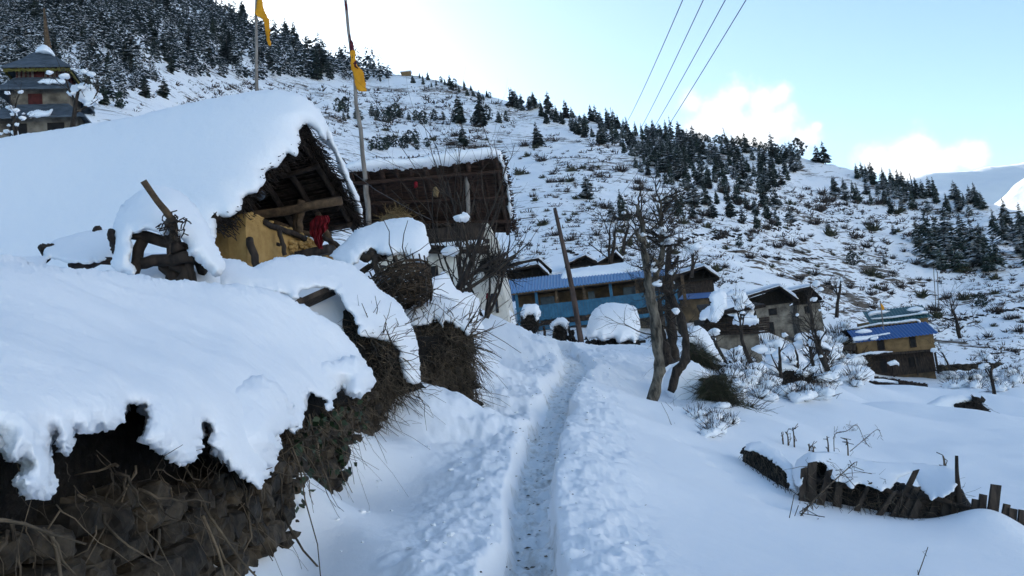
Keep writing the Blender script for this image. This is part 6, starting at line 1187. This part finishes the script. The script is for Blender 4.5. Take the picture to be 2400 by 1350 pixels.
for j, (p, q, w_) in enumerate(PL):
    yy = np.interp((p[0] + q[0]) / 2, [1868, 2260], [9.62, 9.25]) - 0.04 - 0.03 * (j % 3); b = MB(); dx = w_ / 2
    ragged_slab(b, [at(p[0] - dx, p[1] + 12, yy), at(p[0] + dx, p[1] + 12, yy), at(q[0] + dx * 0.8, q[1], yy), at(q[0] - dx * 0.7, q[1] + 4, yy)], (0, 0.03, 0), j, 0.012, 5); b.build('plank', M['plank'], fn)
b = MB(); bar(b, at(1880, 1118, 9.62), at(1990, 1140, 9.5), 0.03, 6, 3); bar(b, at(2040, 1140, 9.5), at(2170, 1175, 9.25), 0.028, 6, 4); bar(b, at(2160, 1160, 9.2), at(2275, 1192, 9.1), 0.028, 6, 5); b.build('rail', M['wood'], fn, True)
b = MB(); P, R = trunkline([(2250, 1240, 9.15, 0.035), (2247, 1160, 9.2, 0.034), (2243, 1110, 9.2, 0.022), (2242, 1068, 9.2, 0.016)]); rough_limb(b, P, R, 8, 0.15, 3); b.build('post', M['wood'], fn, True)
b = MB(); b.add(*twigs_on(FP_, [(u, v, y - 0.15) for u, v, y in FD], 500, 0.32, 0.0035, 161, (0.1, -0.4, -0.5), 0.8)); b.build('dry_grass', M['drytwig'], fn, True)
puff('snow_cap', [(1858, 1105), (1872, 1075), (1900, 1058), (1950, 1060), (2000, 1072), (2050, 1082), (2130, 1085), (2200, 1090), (2235, 1100), (2245, 1120), (2240, 1150), (2225, 1155), (2205, 1168), (2195, 1162), (2185, 1172), (2165, 1150), (2148, 1125), (2140, 1108), (2120, 1118), (2105, 1120), (2095, 1138), (2060, 1150), (2040, 1138), (2015, 1132), (1995, 1145), (1975, 1130), (1950, 1118), (1935, 1092), (1905, 1082), (1888, 1100), (1880, 1142), (1866, 1140)],
     [(1872, 1075, 10.4), (1950, 1060, 10.7), (2050, 1082, 10.4), (2200, 1090, 10.2), (2240, 1120, 9.45), (2185, 1165, 9.05), (2060, 1150, 9.25), (1975, 1130, 9.4), (1905, 1085, 9.75), (1868, 1140, 9.55)], 0.14, M['snow_cap'], fn, rad=45, res=4, crumble=5, seed=162, amp=0.02, ns=0.2, top=0.04)
puff('snow_cap', [(1742, 1052), (1760, 1035), (1800, 1040), (1840, 1070), (1866, 1105), (1868, 1150), (1852, 1140), (1838, 1105), (1818, 1085), (1795, 1074), (1775, 1062), (1758, 1060)], [(1742, 1052, 11.2), (1800, 1040, 11.3), (1866, 1105, 10.2), (1860, 1145, 9.8), (1795, 1074, 10.7)], 0.13, M['snow_cap'], fn, rad=18, res=3, crumble=6, seed=163, amp=0.03, ns=0.15, top=0.1)
pf = thing('picket_stubs', 'stubby broken pickets sticking out of the snow at the right edge', 'fence', at(2330, 1240, 8.9))
for j, (p, q, w_) in enumerate((((2282, 1225), (2290, 1170), 20), ((2300, 1222), (2306, 1158), 18), ((2322, 1225), (2336, 1135), 26), ((2350, 1240), (2362, 1180), 16), ((2368, 1248), (2375, 1190), 22), ((2390, 1260), (2398, 1195), 20))):
    yy = 8.95 - 0.03 * j; b = MB(); dx = w_ / 2; ragged_slab(b, [at(p[0] - dx, p[1] + 25, yy), at(p[0] + dx, p[1] + 25, yy), at(q[0] + dx * 0.9, q[1] + 3, yy), at(q[0] - dx * 0.8, q[1], yy)], (0, 0.035, 0), 30 + j, 0.010, 5); b.build('picket', M['plank'], pf)
b = MB(); bar(b, at(2270, 1190, 8.98), at(2410, 1235, 8.75), 0.02, 6, 8); b.build('rail', M['wood'], pf, True)
ff = thing('far_fence', 'distant dark picket fence running down before the blue-roofed house', 'fence', at(2110, 905, 70)); b = MB()
for i in range(34):
    t = i / 33; u = 2035 + 140 * t; v = 897 + 24 * t; y = 74 - 10 * t; p = at(u, v + 6, y); b.box(p + [0, 0, 0.45], (0.2, 0.07, 0.9 + 0.2 * rg.random()))
bar(b, at(2035, 890, 73.8), at(2178, 914, 63.8), 0.06, 5, 4); bar(b, at(2150, 915, 65), at(2240, 940, 54), 0.09, 5, 5); b.build('pickets', M['wood'], ff)
puff('snow_cap', [(2038, 888), (2070, 888), (2110, 895), (2150, 905), (2180, 915), (2150, 910), (2100, 900), (2060, 894)], [(2038, 888, 73.5), (2110, 895, 69), (2180, 915, 63.5)], 0.15, M['snow_cap'], ff, rad=3, res=2, crumble=2, seed=165)
tw = thing('terrace_wall', 'dark stone terrace wall with snow patches right of the blue-roofed house', 'terrace wall', at(2270, 865, 92)); b = MB()
for i in range(120):
    t = rg.random(); u = 2200 + 140 * t; v = 858 + 10 * rg.random() - 6 * t; b.lump(at(u, v, 92 + rg.normal() * 0.2), (0.35, 0.3, 0.2), i, 0.4, 1)
b.build('stones', M['stone'], tw)
# ------------------------------------------------------------------ dry stalks in the snow
def stalk(label, pts, r, seed, side=6, L=0.05):
    P, R = trunkline([(*p, r * (1 - 0.6 * i / len(pts))) for i, p in enumerate(pts)]); rg = np.random.default_rng(seed); b = MB(); b.tube(P, R, 5)
    for q in range(side):
        i = int(rg.integers(1, len(P))); b.tube([P[i], P[i] + rg.normal(size=3) * L * 0.6, P[i] + rg.normal(size=3) * L], r * 0.4, 3)
    tag(b.build('dry_stalk', M['drytwig'], None, True), label, 'stalk')
stalk('long fallen branch leaning from the snow up onto the plank fence', [(1842, 1262, 8.0), (1880, 1205, 8.4), (1930, 1150, 9.0), (2002, 1085, 9.6)], 0.011, 1, 40, 0.09)
stalk('thin upright stalk beside the fallen branch', [(1842, 1262, 8.0), (1850, 1215, 8.0), (1862, 1158, 8.0)], 0.006, 2, 0)
stalk('lone thin stalk near the bottom right of the snow slope', [(2150, 1352, 6.3), (2160, 1325, 6.3), (2175, 1282, 6.3)], 0.005, 3, 2, 0.02)
stalk('broken dry weed lying on the snow left of the path', [(1095, 1140, 8.1), (1110, 1160, 8.0), (1122, 1185, 7.8), (1132, 1203, 7.6)], 0.006, 4, 14, 0.06)
stalk('tiny seed-head weed in the snow left of the path foot', [(1035, 1282, 5.5), (1055, 1279, 5.5), (1075, 1282, 5.45)], 0.004, 5, 20, 0.02)
stalk('tall arching beaded weed behind the fence snow', [(1955, 1058, 14.0), (1957, 1018, 14.0), (1985, 1010, 14.0), (2008, 996, 14.0), (2025, 1030, 14.0), (2038, 1048, 14.0)], 0.008, 6, 26, 0.06)
stalk('second arching weed crossing the tall beaded one', [(1992, 1058, 14.0), (2020, 1035, 14.0), (2055, 1007, 14.0), (2065, 1020, 14.0)], 0.007, 7, 12, 0.06)
for j, (u, v, h, lab) in enumerate(((1836, 1040, 26, 'leftmost of the short stubs in a row behind the fence snow'), (1848, 1042, 30, 'second short stub in the row behind the fence snow'), (1862, 1046, 44, 'tallest stub in the row behind the fence snow'), (1898, 1055, 14, 'paired tiny stub left of the arching weeds'), (1907, 1057, 14, 'paired tiny stub nearest the arching weeds'), (1942, 1060, 38, 'thick upright stub beside the tall beaded weed'), (1988, 1062, 34, 'leaning stub at the foot of the second arching weed'), (2214, 1092, 24, 'short pointed stake left of the tall fence post'))):
    stalk(lab, [(u, v + 8, 14.2 if u < 2100 else 10.2), (u - 1, v - h / 2, 14.2 if u < 2100 else 10.2), (u - 4, v - h, 14.2 if u < 2100 else 10.2)], 0.016, 20 + j, 5, 0.05)
b = MB(); b.add(*twigs_on([(1530, 985), (1560, 970), (1640, 1000), (1600, 1040), (1550, 1010)], [(1530, 985, 16), (1640, 1000, 14.6), (1600, 1040, 13.4)], 46, 0.5, 0.006, 171, (0, -0.1, 0.8), 0.5, 0.1)); tag(b.build('dry_stalks', M['drytwig'], None, True), 'scatter of thin dry stems on the bank below the pale-barked tree', 'dry stems', kind='stuff')
# clods of snow kicked up beside the path and fallen from the wall
rg = np.random.default_rng(64); b = MB()
for q in range(170):
    if q < 140:
        y = 3.6 + 20 * rg.random() ** 1.7; x = np.interp(y, PATH[1:11, 1], PATH[1:11, 0]) + (1 if rg.random() < 0.5 else -1) * (0.16 + 0.01 * y + abs(rg.normal()) * 0.35)
    else:
        s_ = 4.5 + 7 * rg.random(); w_ = wallpt(s_) + wallnrm(s_) * (0.15 + abs(rg.normal()) * 0.3); x, y = w_
    r = 0.006 + 0.026 * rg.random() ** 3 + 0.0004 * y; b.lump([x, y, float(ground(np.array(x), np.array(y))) + r * 0.3], np.array([r, r, r * 0.6]), q, 0.7, 1, 1.6)
tag(b.build('snow_clods', M['snow_cap'], None, True), 'small clods of snow scattered beside the path and under the wall', 'snow clods', kind='stuff')
# leaves and chaff trodden into the path
rg = np.random.default_rng(88); b = MB(); q = 0
while q < 420:
    y = 3.6 + 24 * rg.random() ** 1.6; cx_ = np.interp(y, PATH[1:11, 1], PATH[1:11, 0]); x = cx_ + rg.normal() * (0.10 + 0.004 * y) + (rg.random() < 0.12) * rg.normal() * 0.6
    if y > 19: x += rg.normal() * 0.9 - 0.5
    z = float(ground(np.array(x), np.array(y))); a = rg.random() * 6.28; s = 0.008 + 0.022 * rg.random() ** 2 + 0.0006 * y; c_, s_ = cos(a) * s, sin(a) * s
    b.add([[x - c_, y - s_, z + 0.006], [x + s_ * .5, y - c_ * .5, z + 0.012], [x + c_, y + s_, z + 0.008], [x - s_ * .5, y + c_ * .5, z + 0.005]], np.array([[0, 1, 2, 3]])); q += 1
tag(b.build('fallen_leaves', M['drytwig']), 'brown leaf scraps and chaff trodden into the snow path', 'leaves', kind='stuff')
# terrace walls along the slope, and the tiny hut on the ridge
for pts_, n_, sz, lab in (([(1660, 566), (1750, 548), (1830, 535), (1950, 522), (2050, 510), (2110, 506)], 150, 0.26, 'long thin terrace wall slanting across the snow below the right-hand pines'), ([(1325, 592), (1370, 606), (1410, 622), (1448, 645)], 60, 0.22, 'short dark terrace wall slanting down just above the blue-balconied house'), ([(1600, 565), (1650, 550), (1700, 545)], 50, 0.2, 'dark terrace wall on the slope just right of the bare tree top'), ([(2190, 748), (2260, 752), (2340, 735), (2400, 725)], 80, 0.25, 'low terrace wall with snow on the slope right of the twin masts'), ([(1780, 600), (1850, 612), (1930, 605)], 60, 0.22, 'broken terrace wall on the slope above the twin huts')):
    A_ = np.array(pts_, float); t = np.sort(rg.random(n_)) * (len(A_) - 1); us = np.interp(t, np.arange(len(A_)), A_[:, 0]); vs = np.interp(t, np.arange(len(A_)), A_[:, 1]) + 2.5 * fbm(np.column_stack([t * 3, 0 * t, 0 * t]), 2, 3); P = hit(us, vs); b = MB()
    for q in range(n_): b.lump(P[q], np.array([1.5, 1.2, 1.0]) * sz * (0.5 + rg.random()), q, 0.5, 1)
    tag(b.build('terrace_wall', M['brush']), lab, 'terrace wall')
hp = hit(952, 172)[0]; th_ = thing('stone_hut', 'tiny brown hut standing alone on the ridge right of the second flag', 'hut', hp); b = MB(); b.box(hp + [0, 0, 1.2], (8, 5, 4.4)); b.build('wall', M['mud_brown'], th_); b = MB(); b.box(hp + [0, 0, 3.7], (9.5, 6.5, 0.6)); b.build('roof', M['snow_cap'], th_)
# ------------------------------------------------------------------ power lines
for j, (u, lab, far) in enumerate(((1592, 'leftmost of the four power lines crossing the sky', (1425, 330)), (1643, 'second power line from the left crossing the sky', (1440, 370)), (1700, 'third power line from the left crossing the sky', (1425, 430)), (1753, 'rightmost of the four power lines crossing the sky', (1400, 500)))):
    p0 = at(u + 38, -70, 18); p1 = at(*far, 170); t = np.linspace(0, 1, 40)[:, None]; P = p0 + (p1 - p0) * t; P[:, 2] -= 6.0 * (t * (1 - t))[:, 0] * 1.0
    b = MB(); b.tube(P, np.linspace(0.014, 0.03, 40), 5); tag(b.build('power_line', M['wire'], None, True), lab, 'power line', 'power lines')
# ------------------------------------------------------------------ the cold hazy air of the valley
bm_ = MB(); bm_.box((100, 1000, 300), (5200, 5400, 1400)); HZ = bpy.data.materials.new('haze'); HZ.use_nodes = True; hn = HZ.node_tree.nodes; hn.clear()
ho = hn.new('ShaderNodeOutputMaterial'); hv = hn.new('ShaderNodeVolumePrincipled'); hv.inputs['Color'].default_value = (0.90, 0.95, 1.0, 1); hv.inputs['Density'].default_value = 0.00003; hv.inputs['Anisotropy'].default_value = 0.3
HZ.node_tree.links.new(hv.outputs[0], ho.inputs['Volume']); tag(bm_.build('haze', HZ), kind='stuff')
